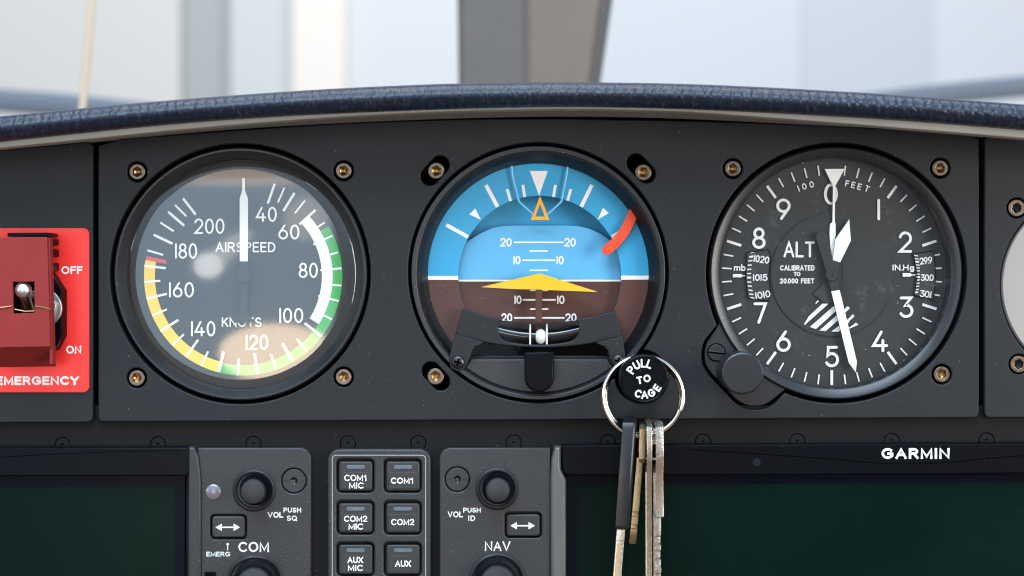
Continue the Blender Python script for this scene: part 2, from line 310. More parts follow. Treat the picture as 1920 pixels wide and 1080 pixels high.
# ------------------------------------------------------------------ mesh builder
class MB:
    def __init__(s, ref=0.0):
        s.v = []; s.f = []; s.fm = []; s.fs = []; s.mats = []; s.ref = ref; s.tf = None; s.eps = 0.0
    def mi(s, m):
        if m not in s.mats: s.mats.append(m)
        return s.mats.index(m)
    def vert(s, x, y, d):
        if s.tf: x, y, d = s.tf(x, y, d)
        k = (D-s.ref)/D
        s.v.append((CX+(x-CX)*k, CY+(y-CY)*k, d)); return len(s.v)-1
    def face(s, idx, m, smooth=True):
        s.f.append(tuple(idx)); s.fm.append(s.mi(m)); s.fs.append(smooth)
    def poly(s, pts, d, m, holes=()):
        loops = [pts]+list(holes); s.eps += 0.015; d += s.eps
        idx = [s.vert(x, y, d) for lp in loops for (x, y) in lp]
        for t in tessellate_polygon([[Vector((x, y, 0)) for x, y in lp] for lp in loops]):
            a, b, c = (idx[i] for i in t)
            P = [s.v[i] for i in (a, b, c)]
            ar = (P[1][0]-P[0][0])*(P[2][1]-P[0][1])-(P[2][0]-P[0][0])*(P[1][1]-P[0][1])
            s.face((a, b, c) if ar < 0 else (a, c, b), m, False)
    def plate(s, loops, d0, d1, bev=0.0, m='black', segs=3, sidem=None, back=False):
        ls = []
        for i, lp in enumerate(loops):
            a = shoelace(lp)
            if (a > 0) != (i == 0): lp = lp[::-1]
            ls.append(lp)
        tops = []
        for lp in ls:
            n = len(lp); prev = [s.vert(x, y, d0) for x, y in lp]
            first = prev
            st = [(0, d1-bev)]+([(bev*(1-math.cos(R(90*k/segs))), d1-bev+bev*math.sin(R(90*k/segs))) for k in range(1, segs+1)] if bev else [])
            for j, (t, dd) in enumerate(st):
                q = offset(lp, t) if t else lp
                cur = [s.vert(x, y, dd) for x, y in q]
                for i in range(n):
                    s.face((prev[i-1], prev[i], cur[i], cur[i-1]), sidem or m)
                prev = cur
            tops.append((q, prev))
        idx = [i for q, r in tops for i in r]
        for t in tessellate_polygon([[Vector((x, y, 0)) for x, y in q] for q, r in tops]):
            s.face([idx[i] for i in t], m, False)
    def lathe(s, cx, cy, prof, m, n=128, knurl=None):
        rows = []
        for k, (r, d) in enumerate(prof):
            if r <= 0: rows.append([s.vert(cx, cy, d)]); continue
            row = []
            for i in range(n):
                rr = r
                if knurl and k in knurl[0] and i % 2: rr = r-knurl[1]
                t = 2*math.pi*i/n; row.append(s.vert(cx+rr*math.sin(t), cy-rr*math.cos(t), d))
            rows.append(row)
        for k, (a, b) in enumerate(zip(rows, rows[1:])):
            mm = m[k] if isinstance(m, (list, tuple)) else m; fl = abs(prof[k][1]-prof[k+1][1]) > 1e-6
            if len(a) == 1:
                for i in range(n): s.face((a[0], b[i], b[(i+1) % n]), mm, fl)
            elif len(b) == 1:
                for i in range(n): s.face((a[i], a[(i+1) % n], b[0]), mm, fl)
            else:
                for i in range(n): s.face((a[i], a[(i+1) % n], b[(i+1) % n], b[i]), mm, fl)
    def tube(s, pts, r, m, n=12, closed=False):
        P = [Vector(p) for p in pts]; N = len(P); rows = []; up = None
        for i in range(N):
            if closed: t = P[(i+1) % N]-P[i-1]
            else: t = P[min(i+1, N-1)]-P[max(i-1, 0)]
            t.normalize()
            if up is None:
                up = Vector((0, 0, 1)) if abs(t.z) < 0.9 else Vector((1, 0, 0))
            up = (up-t*up.dot(t)).normalized(); sd = t.cross(up)
            rr = r[i] if isinstance(r, (list, tuple)) else r
            rows.append([s.vert(*(P[i]+up*rr*math.cos(2*math.pi*j/n)+sd*rr*math.sin(2*math.pi*j/n))) for j in range(n)])
        for i in range(N if closed else N-1):
            a, b = rows[i], rows[(i+1) % N]
            for j in range(n): s.face((a[j], a[(j+1) % n], b[(j+1) % n], b[j]), m)
        if not closed:
            s.face(rows[0][::-1], m); s.face(rows[-1], m)
    def ball(s, cx, cy, d, rx, ry, rd, m, n=20, k=12):
        rows = []
        for j in range(1, k):
            t = math.pi*j/k
            rows.append([s.vert(cx+rx*math.sin(t)*math.cos(2*math.pi*i/n), cy-ry*math.cos(t), d+rd*math.sin(t)*math.sin(2*math.pi*i/n)) for i in range(n)])
        a = s.vert(cx, cy-ry, d); b = s.vert(cx, cy+ry, d)
        for i in range(n):
            s.face((a, rows[0][i], rows[0][(i+1) % n]), m); s.face((b, rows[-1][(i+1) % n], rows[-1][i]), m)
        for p, q in zip(rows, rows[1:]):
            for i in range(n): s.face((p[i], q[i], q[(i+1) % n], p[(i+1) % n]), m)
    def stroke(s, pts, w, d, m, cap='round', closed=False):
        P = [Vector(p) for p in pts]
        Q = [P[0]]
        for p in P[1:]:
            if (p-Q[-1]).length > 1e-4: Q.append(p)
        if closed and (Q[0]-Q[-1]).length < 1e-3: Q.pop()
        P = Q; N = len(P)
        if N < 2: return
        h = w/2; s.eps += 0.015; d += s.eps
        if cap == 'square' and not closed:
            P[0] = P[0]-(P[1]-P[0]).normalized()*h; P[-1] = P[-1]+(P[-1]-P[-2]).normalized()*h
        L = []; Rr = []
        for i in range(N):
            if closed: e1 = P[i]-P[i-1]; e2 = P[(i+1) % N]-P[i]
            else: e1 = P[i]-P[max(i-1, 0)] if i else P[1]-P[0]; e2 = P[min(i+1, N-1)]-P[i] if i < N-1 else P[-1]-P[-2]
            e1 = e1.normalized(); e2 = e2.normalized()
            n1 = Vector((-e1.y, e1.x)); n2 = Vector((-e2.y, e2.x)); b = n1+n2
            if b.length < 0.2: b = n1; k = 1
            else: b = b.normalized(); k = min(1.45 if cap == 'square' else 2.4, 1/max(0.2, b.dot(n1)))
            L.append(s.vert(P[i].x+b.x*h*k, P[i].y+b.y*h*k, d)); Rr.append(s.vert(P[i].x-b.x*h*k, P[i].y-b.y*h*k, d))
        for i in range(N if closed else N-1):
            j = (i+1) % N; s.face((L[i], L[j], Rr[j], Rr[i]), m)
        if cap == 'round' and not closed:
            for (p, q, e) in ((P[0], P[1], 0), (P[-1], P[-2], -1)):
                t = (p-q).normalized(); a0 = math.atan2(t.y, t.x)
                vs = [s.vert(p.x+h*math.cos(a0-math.pi/2+math.pi*k/8), p.y+h*math.sin(a0-math.pi/2+math.pi*k/8), d) for k in range(9)]
                s.face(vs, m)
    def line(s, x0, y0, x1, y1, w, d, m, cap='square0'):
        s.stroke([(x0, y0), (x1, y1)], w, d, m, cap)
    def text(s, t, x0, x1, y0, y1, w, d, m='white', cap='round', ang=0.0, gap=0.30):
        xs = 0.0; strokes = []
        for i, ch in enumerate(t):
            adv, gl = G[ch]
            for st in gl: strokes.append([(xs+px, py) for px, py in st])
            xs += adv+(gap if i < len(t)-1 else 0)
            if ch == '.': xs -= gap*0.3
        sx = (x1-x0-w)/max(xs, 1e-3) if xs > 0.01 else 1; sy = (y1-y0-w)
        cx, cy = (x0+x1)/2, (y0+y1)/2; ca, sa = math.cos(R(ang)), math.sin(R(ang))
        for st in strokes:
            pts = []
            for px, py in st:
                X = x0+w/2+px*sx-cx; Y = y1-w/2-py*sy-cy
                if xs <= 0.01: X = 0
                pts.append((cx+X*ca-Y*sa, cy+X*sa+Y*ca))
            closed = len(pts) > 4 and math.hypot(pts[0][0]-pts[-1][0], pts[0][1]-pts[-1][1]) < 1e-3
            s.stroke(pts, w, d, m, cap, closed)
    def build(s, name, parent=None, origin=None, label=None, sharp=32):
        o0 = Vector(origin) if origin is not None else (Vector(parent['o0']) if parent is not None else Vector((0, 0, 0)))
        me = bpy.data.meshes.new(name)
        me.from_pydata([W(*v)-o0 for v in s.v], [], s.f)
        for k in s.mats: me.materials.append(M[k] if isinstance(k, str) else k)
        me.polygons.foreach_set('material_index', s.fm)
        bm = bmesh.new(); bm.from_mesh(me)
        bmesh.ops.recalc_face_normals(bm, faces=bm.faces[:]); bm.to_mesh(me); bm.free()
        me.polygons.foreach_set('use_smooth', s.fs)
        me.set_sharp_from_angle(angle=R(sharp)); me.polygons.foreach_set('use_smooth', s.fs); me.update()
        o = bpy.data.objects.new(name, me); COL.objects.link(o)
        if parent is not None: o.parent = parent
        else: o.location = o0
        ORG[o.name] = o0
        if label: o['label'] = label
        return o
ORG = {}
class Thing:
    pass
def thing(name, label, cat, x, y, d, group=None):
    o = bpy.data.objects.new(name, None); COL.objects.link(o); o.location = W(x, y, d); o.empty_display_size = 0.01
    o['label'] = label; o['category'] = cat
    if group: o['group'] = group
    ORG[o.name] = o.location.copy()
    return o
def part(mb, name, parent, label=None, sharp=32):
    return mb.build(name, parent, ORG[parent.name], label, sharp)

# ================================================================== the surroundings behind the glareshield
def prism(mb, x0, x1, y0, y1, dfront, dback, m):
    mb.ref = dfront
    mb.plate([[(x0, y0), (x1, y0), (x1, y1), (x0, y1)]], dback, dfront, 0, m)
hw = thing('hangar_wall', 'pale out of focus hangar wall of upright panels beyond the windscreen', 'wall', 960, 900, -26000)
DW = -25000
for (nm, x0, x1, c, dd) in (('wall_panel', -700, 338, (0.615, 0.61, 0.585), 0), ('wall_panel', 338, 432, (0.40, 0.43, 0.43), -500),  # narrow grey panel: its shadow is put into the colour
                            ('wall_panel', 432, 548, (0.57, 0.60, 0.60), -100), ('wall_post', 548, 648, (0.80, 0.745, 0.69), 300),
                            ('wall_panel', 648, 1000, (0.63, 0.65, 0.67), 0), ('wall_panel', 1000, 1505, (0.59, 0.62, 0.655), -80),
                            ('wall_panel', 1505, 1748, (0.53, 0.57, 0.61), 60), ('wall_panel', 1748, 2600, (0.61, 0.635, 0.67), 0)):
    mb = MB(); prism(mb, x0, x1, -1500, 700, DW+dd, DW-900, wallmat('wall_paint', c)); part(mb, nm, hw)

# windscreen post: a faceted, trimmed upright
wp = thing('windscreen_post', 'dark grey trimmed post splitting the windscreen behind the glareshield', 'post', 990, 260, -2500)
def loft_post(m, xs_top, xs_bot, ds, y0, y1):
    mb = MB(-2500); rows = []
    for (xs, y) in ((xs_top, y0), (xs_bot, y1)):
        rows.append([mb.vert(x, y, d) for x, d in zip(xs, ds)])
    for i in range(len(ds)-1): mb.face((rows[0][i], rows[0][i+1], rows[1][i+1], rows[1][i]), m)
    return mb
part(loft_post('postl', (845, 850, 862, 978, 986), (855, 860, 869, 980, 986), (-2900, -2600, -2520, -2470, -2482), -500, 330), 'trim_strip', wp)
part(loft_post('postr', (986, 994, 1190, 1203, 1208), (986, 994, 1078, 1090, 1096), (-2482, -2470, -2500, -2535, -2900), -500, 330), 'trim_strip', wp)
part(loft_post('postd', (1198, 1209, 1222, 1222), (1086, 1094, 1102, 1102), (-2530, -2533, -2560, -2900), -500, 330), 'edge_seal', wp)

cd = thing('pull_cord', 'thin beige cord hanging blurred at the upper left of the windscreen', 'cord', 150, 215, -1800)
mb = MB(-1800); mb.tube([(188, -420, -1800), (178, -150, -1800), (172, 0, -1800), (164, 100, -1800), (155, 200, -1800), (150, 290, -1800)], 7.5, 'cord')
part(mb, 'cord', cd)
for nm, lab, pts, r in (('canopy_rail', 'blurred grey canopy rail at the left end of the glareshield', [(-260, 172), (-60, 184), (110, 196), (260, 212), (420, 240)], 22),
                        ('canopy_rail', 'blurred grey canopy rail rising at the right end of the glareshield', [(1560, 204), (1700, 184), (1830, 170), (1960, 158), (2150, 144)], 20)):
    mb = MB(-5000); mb.tube([(x, y, -5000) for x, y in pts], r, 'rail', 16)
    o = mb.build(nm, None, W(pts[2][0], pts[2][1], -5000)); o['label'] = lab; o['category'] = 'rail'

# ------------------------------------------------------------------ glareshield
TT = [(-150, 231), (0, 215), (160, 200), (320, 185), (480, 173), (640, 162.5), (853, 153.5), (1067, 151.5), (1280, 154), (1480, 163), (1680, 175), (1920, 193), (2100, 208)]
BB = [(-150, 279), (0, 262), (160, 245), (320, 229), (480, 217), (640, 208.5), (853, 200), (1067, 196), (1280, 200), (1480, 209.5), (1680, 221), (1920, 240), (2100, 256)]
LL = [(-150, 295), (0, 278), (160, 262), (320, 245), (480, 231), (640, 219), (853, 208.5), (1067, 204), (1280, 209), (1480, 224), (1680, 240), (1920, 260), (2100, 276)]
PT = [(-150, 292), (0, 282), (184, 264), (340, 252), (480, 242), (640, 231), (853, 224), (1000, 222.5), (1280, 226.5), (1480, 233), (1680, 242), (1836, 251), (1920, 257), (2100, 272)]
gs = thing('glareshield', 'padded black glareshield arching over the gauges with a pale grey lower lip', 'glareshield', 960, 200, 100)
GD = 150
xs = list(range(-160, 2101, 20))
mb = MB(GD)
PROF = [(-60, 0.16), (-40, 0.03), (-22, 0.0), (-8, 0.06), (3, 0.17), (11, 0.31), (16, 0.44), (18.5, 0.53), (18.5, 0.62), (16, 0.74), (11, 0.88), (4, 1.02), (-20, 1.06), (-50, 1.0)]
rows = []
for dd, q in PROF:
    rows.append([mb.vert(x, smooth_tab(TT, x)+q*(smooth_tab(BB, x)-smooth_tab(TT, x)), GD+dd) for x in xs])
for a, b in zip(rows, rows[1:]):
    for i in range(len(xs)-1): mb.face((a[i], a[i+1], b[i+1], b[i]), 'vinyl')
part(mb, 'padded_roll', gs, sharp=80)
mb = MB(GD-20)
top = [(x, smooth_tab(BB, x)-10) for x in xs]; bot = [(x, smooth_tab(LL, x)) for x in xs]
mb.plate([top+bot[::-1]], 100, GD-18, 2.5, 'lip'); part(mb, 'lip', gs)
mb = MB(GD); rows = []
for d, dy in ((GD, 6), (GD-300, 14), (-900, 60), (-1250, 90)):
    rows.append([mb.vert(x, smooth_tab(TT, x)+dy, d) for x in xs])
for a, b in zip(rows, rows[1:]):
    for i in range(len(xs)-1): mb.face((a[i], a[i+1], b[i+1], b[i]), 'vinyl')
part(mb, 'top_cover', gs)

# ================================================================== panels
fr = thing('panel_backing', 'black frame behind the panel plates put in as the shade in their gaps', 'backing', 960, 800, -160)
mb = MB(); mb.plate([[(x, smooth_tab(BB, x)+4) for x in range(-150, 2101, 50)]+[(2150, 1300), (-250, 1300)]], -190, -170, 0, 'void'); part(mb, 'back_sheet', fr)  # black sheet put in for the darkness of the cavity behind the plates

ASI = (450, 513.5); AIC = (1009.5, 511.5); ALC = (1568.5, 512)
LUG = [(1338, 612), (1326, 632), (1318, 655), (1319, 682), (1333, 705), (1356, 728), (1376, 751), (1400, 765), (1430, 766), (1453, 755), (1472, 737)]
def lugged(r, grow):
    c = ALC; pts = []
    a0 = math.degrees(math.atan2(LUG[-1][0]-c[0], -(LUG[-1][1]-c[1]))) % 360; a1 = math.degrees(math.atan2(LUG[0][0]-c[0], -(LUG[0][1]-c[1]))) % 360
    # clock angles: lug lies between a0 (lower) and a1 (upper left)
    lo, hi = min(a0, a1), max(a0, a1)
    pts = circ(c[0], c[1], r, 110, hi, lo+360)
    seg = LUG[::-1]
    # subdivide the lug smoothly
    out = []
    P = [Vector(p) for p in seg]
    for i in range(1, len(P)-2):
        for k in range(4):
            t = k/4; p0, p1, p2, p3 = P[i-1], P[i], P[i+1], P[i+2]
            out.append(0.5*((2*p1)+(-p0+p2)*t+(2*p0-5*p1+4*p2-p3)*t*t+(-p0+3*p1-3*p2+p3)*t**3))
    cen = Vector((1393, 690))
    out = [(p+(p-cen).normalized()*grow) for p in out]
    res = pts+[(p.x, p.y) for p in out]
    return res
CAGE = (1203, 706)
def top_edge(x0, x1, r=9):
    pts = []
    n = 40
    for i in range(n+1):
        x = x0+(x1-x0)*i/n; y = smooth_tab(PT, x)
        e = min(x-x0, x1-x)
        if e < r: y += r-math.sqrt(max(0, r*r-(r-e)**2))
        pts.append((x, y))
    return pts
def screw(parent, cx, cy, r=15.5, d=-5, socket='brass', rot=0):
    mb = MB(d)
    hexa = circ(cx, cy, r*0.54, 6, rot, 360+rot)
    mb.plate([circ(cx, cy, r, 40), hexa], d-22, d, 2.0, 'steel')
    mb.lathe(cx, cy, [(r*0.62, d-9), (r*0.34, d-11), (0, d-16)], socket, 24)
    return part(mb, 'mounting_screw', parent)
def hexhole(cx, cy): return circ(cx, cy, 19, 48)

cp = thing('instrument_panel', 'wide matte black centre plate holding the three round gauges', 'panel', 960, 787, 0)
holes = [circ(*ASI, 244.5, 160), union2(AIC, 244.5, CAGE, 50, 150), lugged(244.5, 1.5)]
SCR = [(257, 322), (644, 320), (256, 709), (644, 707), (1374, 316), (1763, 315), (1766, 702)]
holes += [hexhole(*p) for p in SCR]
SL = [((805.5, 330), (825, 309)), ((1192.5, 305.5), (1212, 326)), ((808, 696), (826, 715.5))]
holes += [slot(*a, *b, 17.5) for a, b in SL]
bot = [(1836-9, 783.2), (1829, 783.4)]
outer = top_edge(184, 1836)+[(1836, 775), (1833, 781), (1827, 783.2), (193, 791), (187, 789), (184, 782)]
mb = MB(); mb.plate([outer]+holes, -26, 0, 2.2, 'panel'); part(mb, 'plate', cp)
for i, p in enumerate(SCR): screw(cp, *p, socket='brass', rot=i*17)
for i, p in enumerate([(817.8, 320), (1206.3, 323), (816.6, 706)]): screw(cp, *p, r=16, d=-8, rot=i*23+8)

lp = thing('instrument_panel', 'matte black plate at the left edge under the red emergency placard', 'panel', 60, 790, 0)
mb = MB(); mb.plate([top_edge(-200, 174)+[(174, 783), (171, 790), (165, 792), (-200, 793)]], -26, 0, 2.2, 'panel'); part(mb, 'plate', lp)
rp = thing('instrument_panel', 'matte black plate at the right edge around a bare aluminium disc', 'panel', 1950, 783, 0)
RS = [(1906.5, 390), (1910.5, 683)]
mb = MB(); mb.plate([top_edge(1846, 2160)+[(2160, 783), (1855, 783), (1849, 781), (1846, 775)], circ(2058, 535, 183, 120)]+[hexhole(*p) for p in RS], -26, 0, 2.2, 'panel')
part(mb, 'plate', rp)
for p in RS: screw(rp, *p, r=16.5, d=-4, socket='black', rot=10)
bl = thing('blanking_disc', 'bare brushed aluminium disc cut off by the right edge', 'cover', 2058, 715, -8)
mb = MB(); mb.lathe(2058, 535, [(179, -24), (179, -7), (176, -4), (0, -2)], 'alu', 128); part(mb, 'disc', bl)

# lower strip with quarter-turn fasteners
lw = thing('lower_panel', 'textured black strip below the gauges carrying half hidden round fasteners', 'panel', 960, 1200, -30)
FX = [117, 296, 475, 652, 784, 963, 1140, 1318, 1495, 1672, 1850]
fy = lambda x: 834.5-(x-117)*8.5/1733
mb = MB(-14)
mb.plate([[(-220, 760), (2140, 760), (2140, 1250), (-220, 1250)]]+[circ(x, fy(x), 15, 40) for x in FX], -60, -14, 0.8, 'lower'); part(mb, 'plate', lw)
for x in FX:
    mb = MB(-14); y = fy(x)
    mb.plate([circ(x, y, 13.6, 40), circ(x, y-1, 2.2, 10)], -40, -14.5, 1.0, 'lower'); mb.poly(circ(x, y-1, 3, 10), -22, 'black')
    part(mb, 'fastener', lw)

# ================================================================== airspeed indicator
asi = thing('airspeed_indicator', 'round airspeed gauge with white, green and yellow arcs and a reflecting domed glass', 'gauge', 450, 750, -20, 'round flight gauges')
mb = MB()
mb.lathe(*ASI, [(238, -60), (238, -8), (237, -4.5), (234.5, -2.5), (231.5, -3), (230, -5), (218.5, -15), (217, -18), (216.5, -60)], 'bezel', 160)
part(mb, 'bezel', asi)
c = (456, 518); DD = -38
mb = MB(DD)
mb.lathe(*c, [(226, DD-2), (0, DD-2)], 'dial', 96)
def sector(r0, r1, a0, a1, n=60):
    return circ(c[0], c[1], r1, n, a0, a1)+circ(c[0], c[1], r0, n, a0, a1)[::-1]
mb.poly(sector(166.8, 186, 59.6, 194.7, 90), DD, 'green')
mb.poly(sector(165.5, 186, 194.7, 279.5, 70), DD, 'yellow')
mb.poly(sector(147.5, 167.5, 47.5, 122.3, 60), DD, 'white')
mb.line(274, 483.5, 312, 491.5, 7.5, DD, 'redline')
T = [(343.2, 371.9, 366.8, 402.5, 4.8), (328.3, 384.5, 349.3, 405.4, 3.8), (315.3, 397.2, 345.2, 423, 4.8), (300.6, 417.2, 325.7, 433.6, 3.8), (287.9, 440, 323.3, 456.9, 4.8),
     (276.6, 469.4, 305.9, 477.9, 3.6), (270.5, 498.3, 310.7, 502.7, 4.4), (270.5, 528.4, 300.6, 526.5, 3.6), (274.6, 559.7, 313.1, 551, 4.2), (285.5, 591.5, 313.1, 579.9, 3.4),
     (300.6, 621.1, 334.3, 599.9, 4.4), (323.3, 647.3, 344.9, 626.6, 3.6), (348.8, 669.2, 371.4, 637.2, 4.4), (377.7, 685.8, 390.2, 658.9, 3.8), (410.2, 697.4, 419.1, 659.4, 4.8),
     (446.3, 703, 448, 672.8, 4.0), (482.9, 701.7, 477.3, 662.5, 4.8), (517.8, 692.1, 508.1, 664.4, 4.0), (548.8, 677.7, 529.6, 644, 4.8), (576, 658.9, 557.2, 636, 4.0),
     (603.2, 630.7, 571.2, 605.9, 4.4), (622.2, 598.7, 608, 591.5, 3.2), (635, 564.5, 596.5, 554.9, 3.6), (639.8, 535.6, 623, 534.2, 3.4), (640.3, 503, 600.8, 506.7, 4.0),
     (633.8, 473, 619.3, 477.4, 3.2), (623.4, 441.8, 587.3, 458.6, 3.6), (609, 417, 594, 426.6, 3.2), (591.7, 393.6, 561.6, 420.8, 4.4), (571.9, 376, 553.1, 399.6, 3.4),
     (552.4, 361.6, 531.5, 395.5, 4.6), (533.4, 352, 521.1, 379.6, 3.4), (515.3, 344.3, 502.1, 381.6, 4.6)]
for t in T: mb.line(*t[:4], t[4], DD, 'white')
for s, x0, x1, y0, y1 in (('200', 364.4, 421, 409.7, 438.6), ('180', 328.3, 369.7, 456, 485), ('160', 317, 363.7, 529, 557.8), ('140', 358.4, 404, 602, 630.7), ('120', 461, 503, 627.6, 656),
                          ('100', 523.8, 568.8, 577.5, 605.4), ('80', 560, 596, 492.5, 521), ('60', 522, 561.6, 421, 449), ('40', 479.7, 519, 387.6, 416)):
    mb.text(s, x0, x1, y0, y1, 3.4, DD)
mb.text('AIRSPEED', 404, 516.5, 454, 473, 2.7, DD); mb.text('KNOTS', 416, 490.5, 595, 613, 2.7, DD)
part(mb, 'dial', asi)
mb = MB(-28)
mb.plate([[(454.2, 334), (458.8, 334), (459.0, 357), (464.8, 372), (464.6, 490), (449.4, 490), (449.2, 372), (454, 357)]], -30, -28, 0.4, 'white')
mb.plate([[(449.4, 490), (464.6, 490), (464, 588), (472, 596), (473, 605), (441, 605), (441, 596), (450, 588)]], -30, -28.3, 0.3, 'dial')
mb.lathe(457, 517.5, [(13, -30), (13, -26), (11.5, -25), (0, -25)], 'dial', 40)
part(mb, 'needle', asi)
gl = MB(-18)
prof = [(217, -20)]
Rg = 2300
for k in range(0, 15):
    r = 212*(1-k/14); prof.append((r, -17+math.sqrt(Rg*Rg-r*r)-math.sqrt(Rg*Rg-212*212)))
gl.lathe(452.5, 515, prof, 'glassd', 96); part(gl, 'glass', asi, sharp=60)

# ================================================================== attitude indicator
ai = thing('attitude_indicator', 'round artificial horizon gauge in blue over brown with an orange flag', 'gauge', 1010, 755, -20, 'round flight gauges')
mb = MB()
mb.plate([union2(AIC, 238.5, CAGE, 42, 150), circ(AIC[0]+0.5, AIC[1]+1, 229, 160)], -60, -3, 1.5, 'bezel2')
mb.lathe(AIC[0]+0.5, AIC[1]+1.5, [(229.4, -3.6), (226, -4.2), (210.5, -40), (210, -62)], 'matte', 160)
part(mb, 'bezel', ai)
RD = -48
mb = MB(RD); rc = (1011, 517); ic = (1012, 520)
def arcpts(cc, r, y, upper, n=70):
    s = math.asin(max(-1, min(1, (y-cc[1])/r)))            # angle where the arc meets height y
    pts = []
    for i in range(n+1):
        if upper: t = math.pi-s+(math.pi+2*s)*i/n          # left -> over the top -> right
        else: t = math.pi-s-(math.pi-2*s)*i/n
        pts.append((cc[0]+r*math.cos(t), cc[1]+r*math.sin(t)))
    return pts
mb.poly(arcpts(rc, 219, 517.4, True)+arcpts(ic, 153, 517.4, True)[::-1], RD, 'sky1')
mb.poly(arcpts(rc, 219, 524.6, False)+arcpts(ic, 153, 524.6, False)[::-1], RD, 'brown')
xo = lambda y: math.sqrt(219**2-(y-517)**2); xi = lambda y: math.sqrt(153**2-(y-520)**2)
mb.poly([(1011-xo(517.4), 517.4), (1012-xi(517.4), 517.4), (1012-xi(524.6), 524.6), (1011-xo(524.6), 524.6)], RD, 'white')
mb.poly([(1011+xo(517.4), 516.8), (1012+xi(517.4), 516.8), (1012+xi(524.6), 524.2), (1011+xo(524.6), 524.2)], RD+.1, 'white')
mb.lathe(*ic, [(153, RD), (153, RD-7)], 'sky1', 120)
mb.poly([(993.5, 320.5), (1027, 320.5), (1011, 366.6)], RD, 'white')
for t in ((911.2, 347, 932.9, 387.6, 7), (1110, 346.7, 1089.6, 387.6, 7), (950.9, 354.6, 957.4, 376.8, 5.2), (980.3, 346.7, 983.9, 369.5, 5.2), (1041.4, 346.7, 1037.8, 369.5, 5.2), (1070.3, 354.6, 1064.3, 376.3, 5.2),
          (837, 421.8, 877.5, 444.2, 7), (1187, 421.8, 1147, 444.2, 7)):
    mb.line(*t[:4], t[4], RD, 'white')
mb.poly([(879.9, 402), (891.2, 390.7), (901.6, 412.1)], RD, 'white'); mb.poly([(1130.7, 389.5), (1141.6, 399.6), (1120.4, 411.7)], RD, 'white')
part(mb, 'roll_ring', ai)
BD = -96
mb = MB(BD); mb.poly(circ(1012, 520, 175, 96), BD, 'sky1'); part(mb, 'drum_back', ai)
PD = -70
mb = MB(PD)
def drum(y0, y1): return None
topc = [(842, 530), (848, 490), (858, 470), (876, 452.5), (900, 437.5), (922, 427.5), (942, 423.5), (965, 422.5), (1062, 422.5), (1084, 424), (1104, 428), (1125, 437), (1147, 452), (1166, 470), (1176, 490), (1182, 530)]
body = topc[:]
mb.plate([[(842, 524)]+topc[1:-1]+[(1182, 524)]], PD-24, PD, 1.2, 'sky2')
mb.plate([[(842, 527.8), (1182, 527.8), (1182, 640), (1160, 680), (864, 680), (842, 640)]], PD-24, PD, 0.4, 'brown')
mb.plate([[(842, 524.2), (1182, 524.2), (1182, 527.7), (842, 527.7)]], PD-24, PD+0.1, 0, 'white')
for (y, x0, x1, w) in ((454.3, 963.4, 1056.6, 2.8), (470.6, 993, 1027, 2.6), (488, 979.5, 1041, 2.8), (506.8, 993, 1027, 2.6), (544.5, 994, 1028, 2.4), (562.2, 980, 1042, 3.2), (579.5, 994, 1028, 2.8), (596, 964, 1058.5, 3.2), (602.5, 939, 950, 2.5)):
    mb.line(x0, y, x1, y, w, PD+0.2, 'white')
for s, x0, x1, y0, y1 in (('20', 938, 959.5, 446, 462.3), ('20', 1058, 1079.5, 446, 462.3), ('10', 962.5, 976, 480, 495.8), ('10', 1043.5, 1057, 480, 495.8),
                          ('10', 964.5, 978, 554, 570), ('10', 1044.5, 1058.5, 554, 570), ('20', 940, 960.5, 587.5, 603.5), ('20', 1060, 1081, 587.5, 603.5)):
    mb.text(s, x0, x1, y0, y1, 2.7, PD+0.2)
part(mb, 'horizon_drum', ai)
mb = MB(-40)
mb.tube([(958.6, 308, -41), (961, 330, -41), (973, 378, -41), (999.5, 402, -41)], 2.1, 'sky3', 8); mb.tube([(1065, 308, -41), (1062, 330, -41), (1052.5, 378, -41), (1027, 402, -41)], 2.1, 'sky3', 8)
b_ = part(mb, 'pointer_bracket', ai)
mb = MB(-38); mb.plate([[(1012.6, 367.5), (1030.5, 412.5), (995.3, 412.5)], [(1012.7, 382.5), (1021.8, 406.2), (1003.4, 406.2)]], -41, -38, 0.3, 'orange')
part(mb, 'roll_pointer', ai)
mb = MB(-34)
fp = [Vector(p) for p in ((1198, 374), (1186.5, 402), (1173.5, 429.5), (1156.5, 452), (1138.5, 468.5))]
ctr = []
for i in range(len(fp)-1):
    p0 = fp[max(i-1, 0)]; p1 = fp[i]; p2 = fp[i+1]; p3 = fp[min(i+2, len(fp)-1)]
    for k in range(5):
        t = k/5; ctr.append(0.5*((2*p1)+(-p0+p2)*t+(2*p0-5*p1+4*p2-p3)*t*t+(-p0+3*p1-3*p2+p3)*t**3))
ctr.append(fp[-1]); Lp = []; Rp = []
for i, p in enumerate(ctr):
    t = (ctr[min(i+1, len(ctr)-1)]-ctr[max(i-1, 0)]).normalized(); nn = Vector((-t.y, t.x))*9.6
    Lp.append((p.x+nn.x, p.y+nn.y)); Rp.append((p.x-nn.x, p.y-nn.y))
t = (ctr[-1]-ctr[-2]).normalized(); a0 = math.atan2(t.y, t.x)
capp = [(ctr[-1].x+9.6*math.cos(a0+math.pi/2-math.pi*k/10), ctr[-1].y+9.6*math.sin(a0+math.pi/2-math.pi*k/10)) for k in range(1, 10)]
mb.plate([Lp+capp+Rp[::-1]], -37, -34, 0.6, 'flag'); part(mb, 'warning_flag', ai)
mb = MB(-36)
mb.plate([[(902.7, 538.5), (1011.3, 512.3), (1119.3, 546.8), (1064, 545.6), (1012, 543.2), (960, 542)]], -39, -36, 0.5, 'yel2'); part(mb, 'aircraft_symbol', ai)
mb = MB(-38); mb.plate([[(1004, 541), (1016.6, 541), (1016, 640), (1003.5, 640)]], -42, -38, 0.6, 'brown'); part(mb, 'symbol_post', ai)
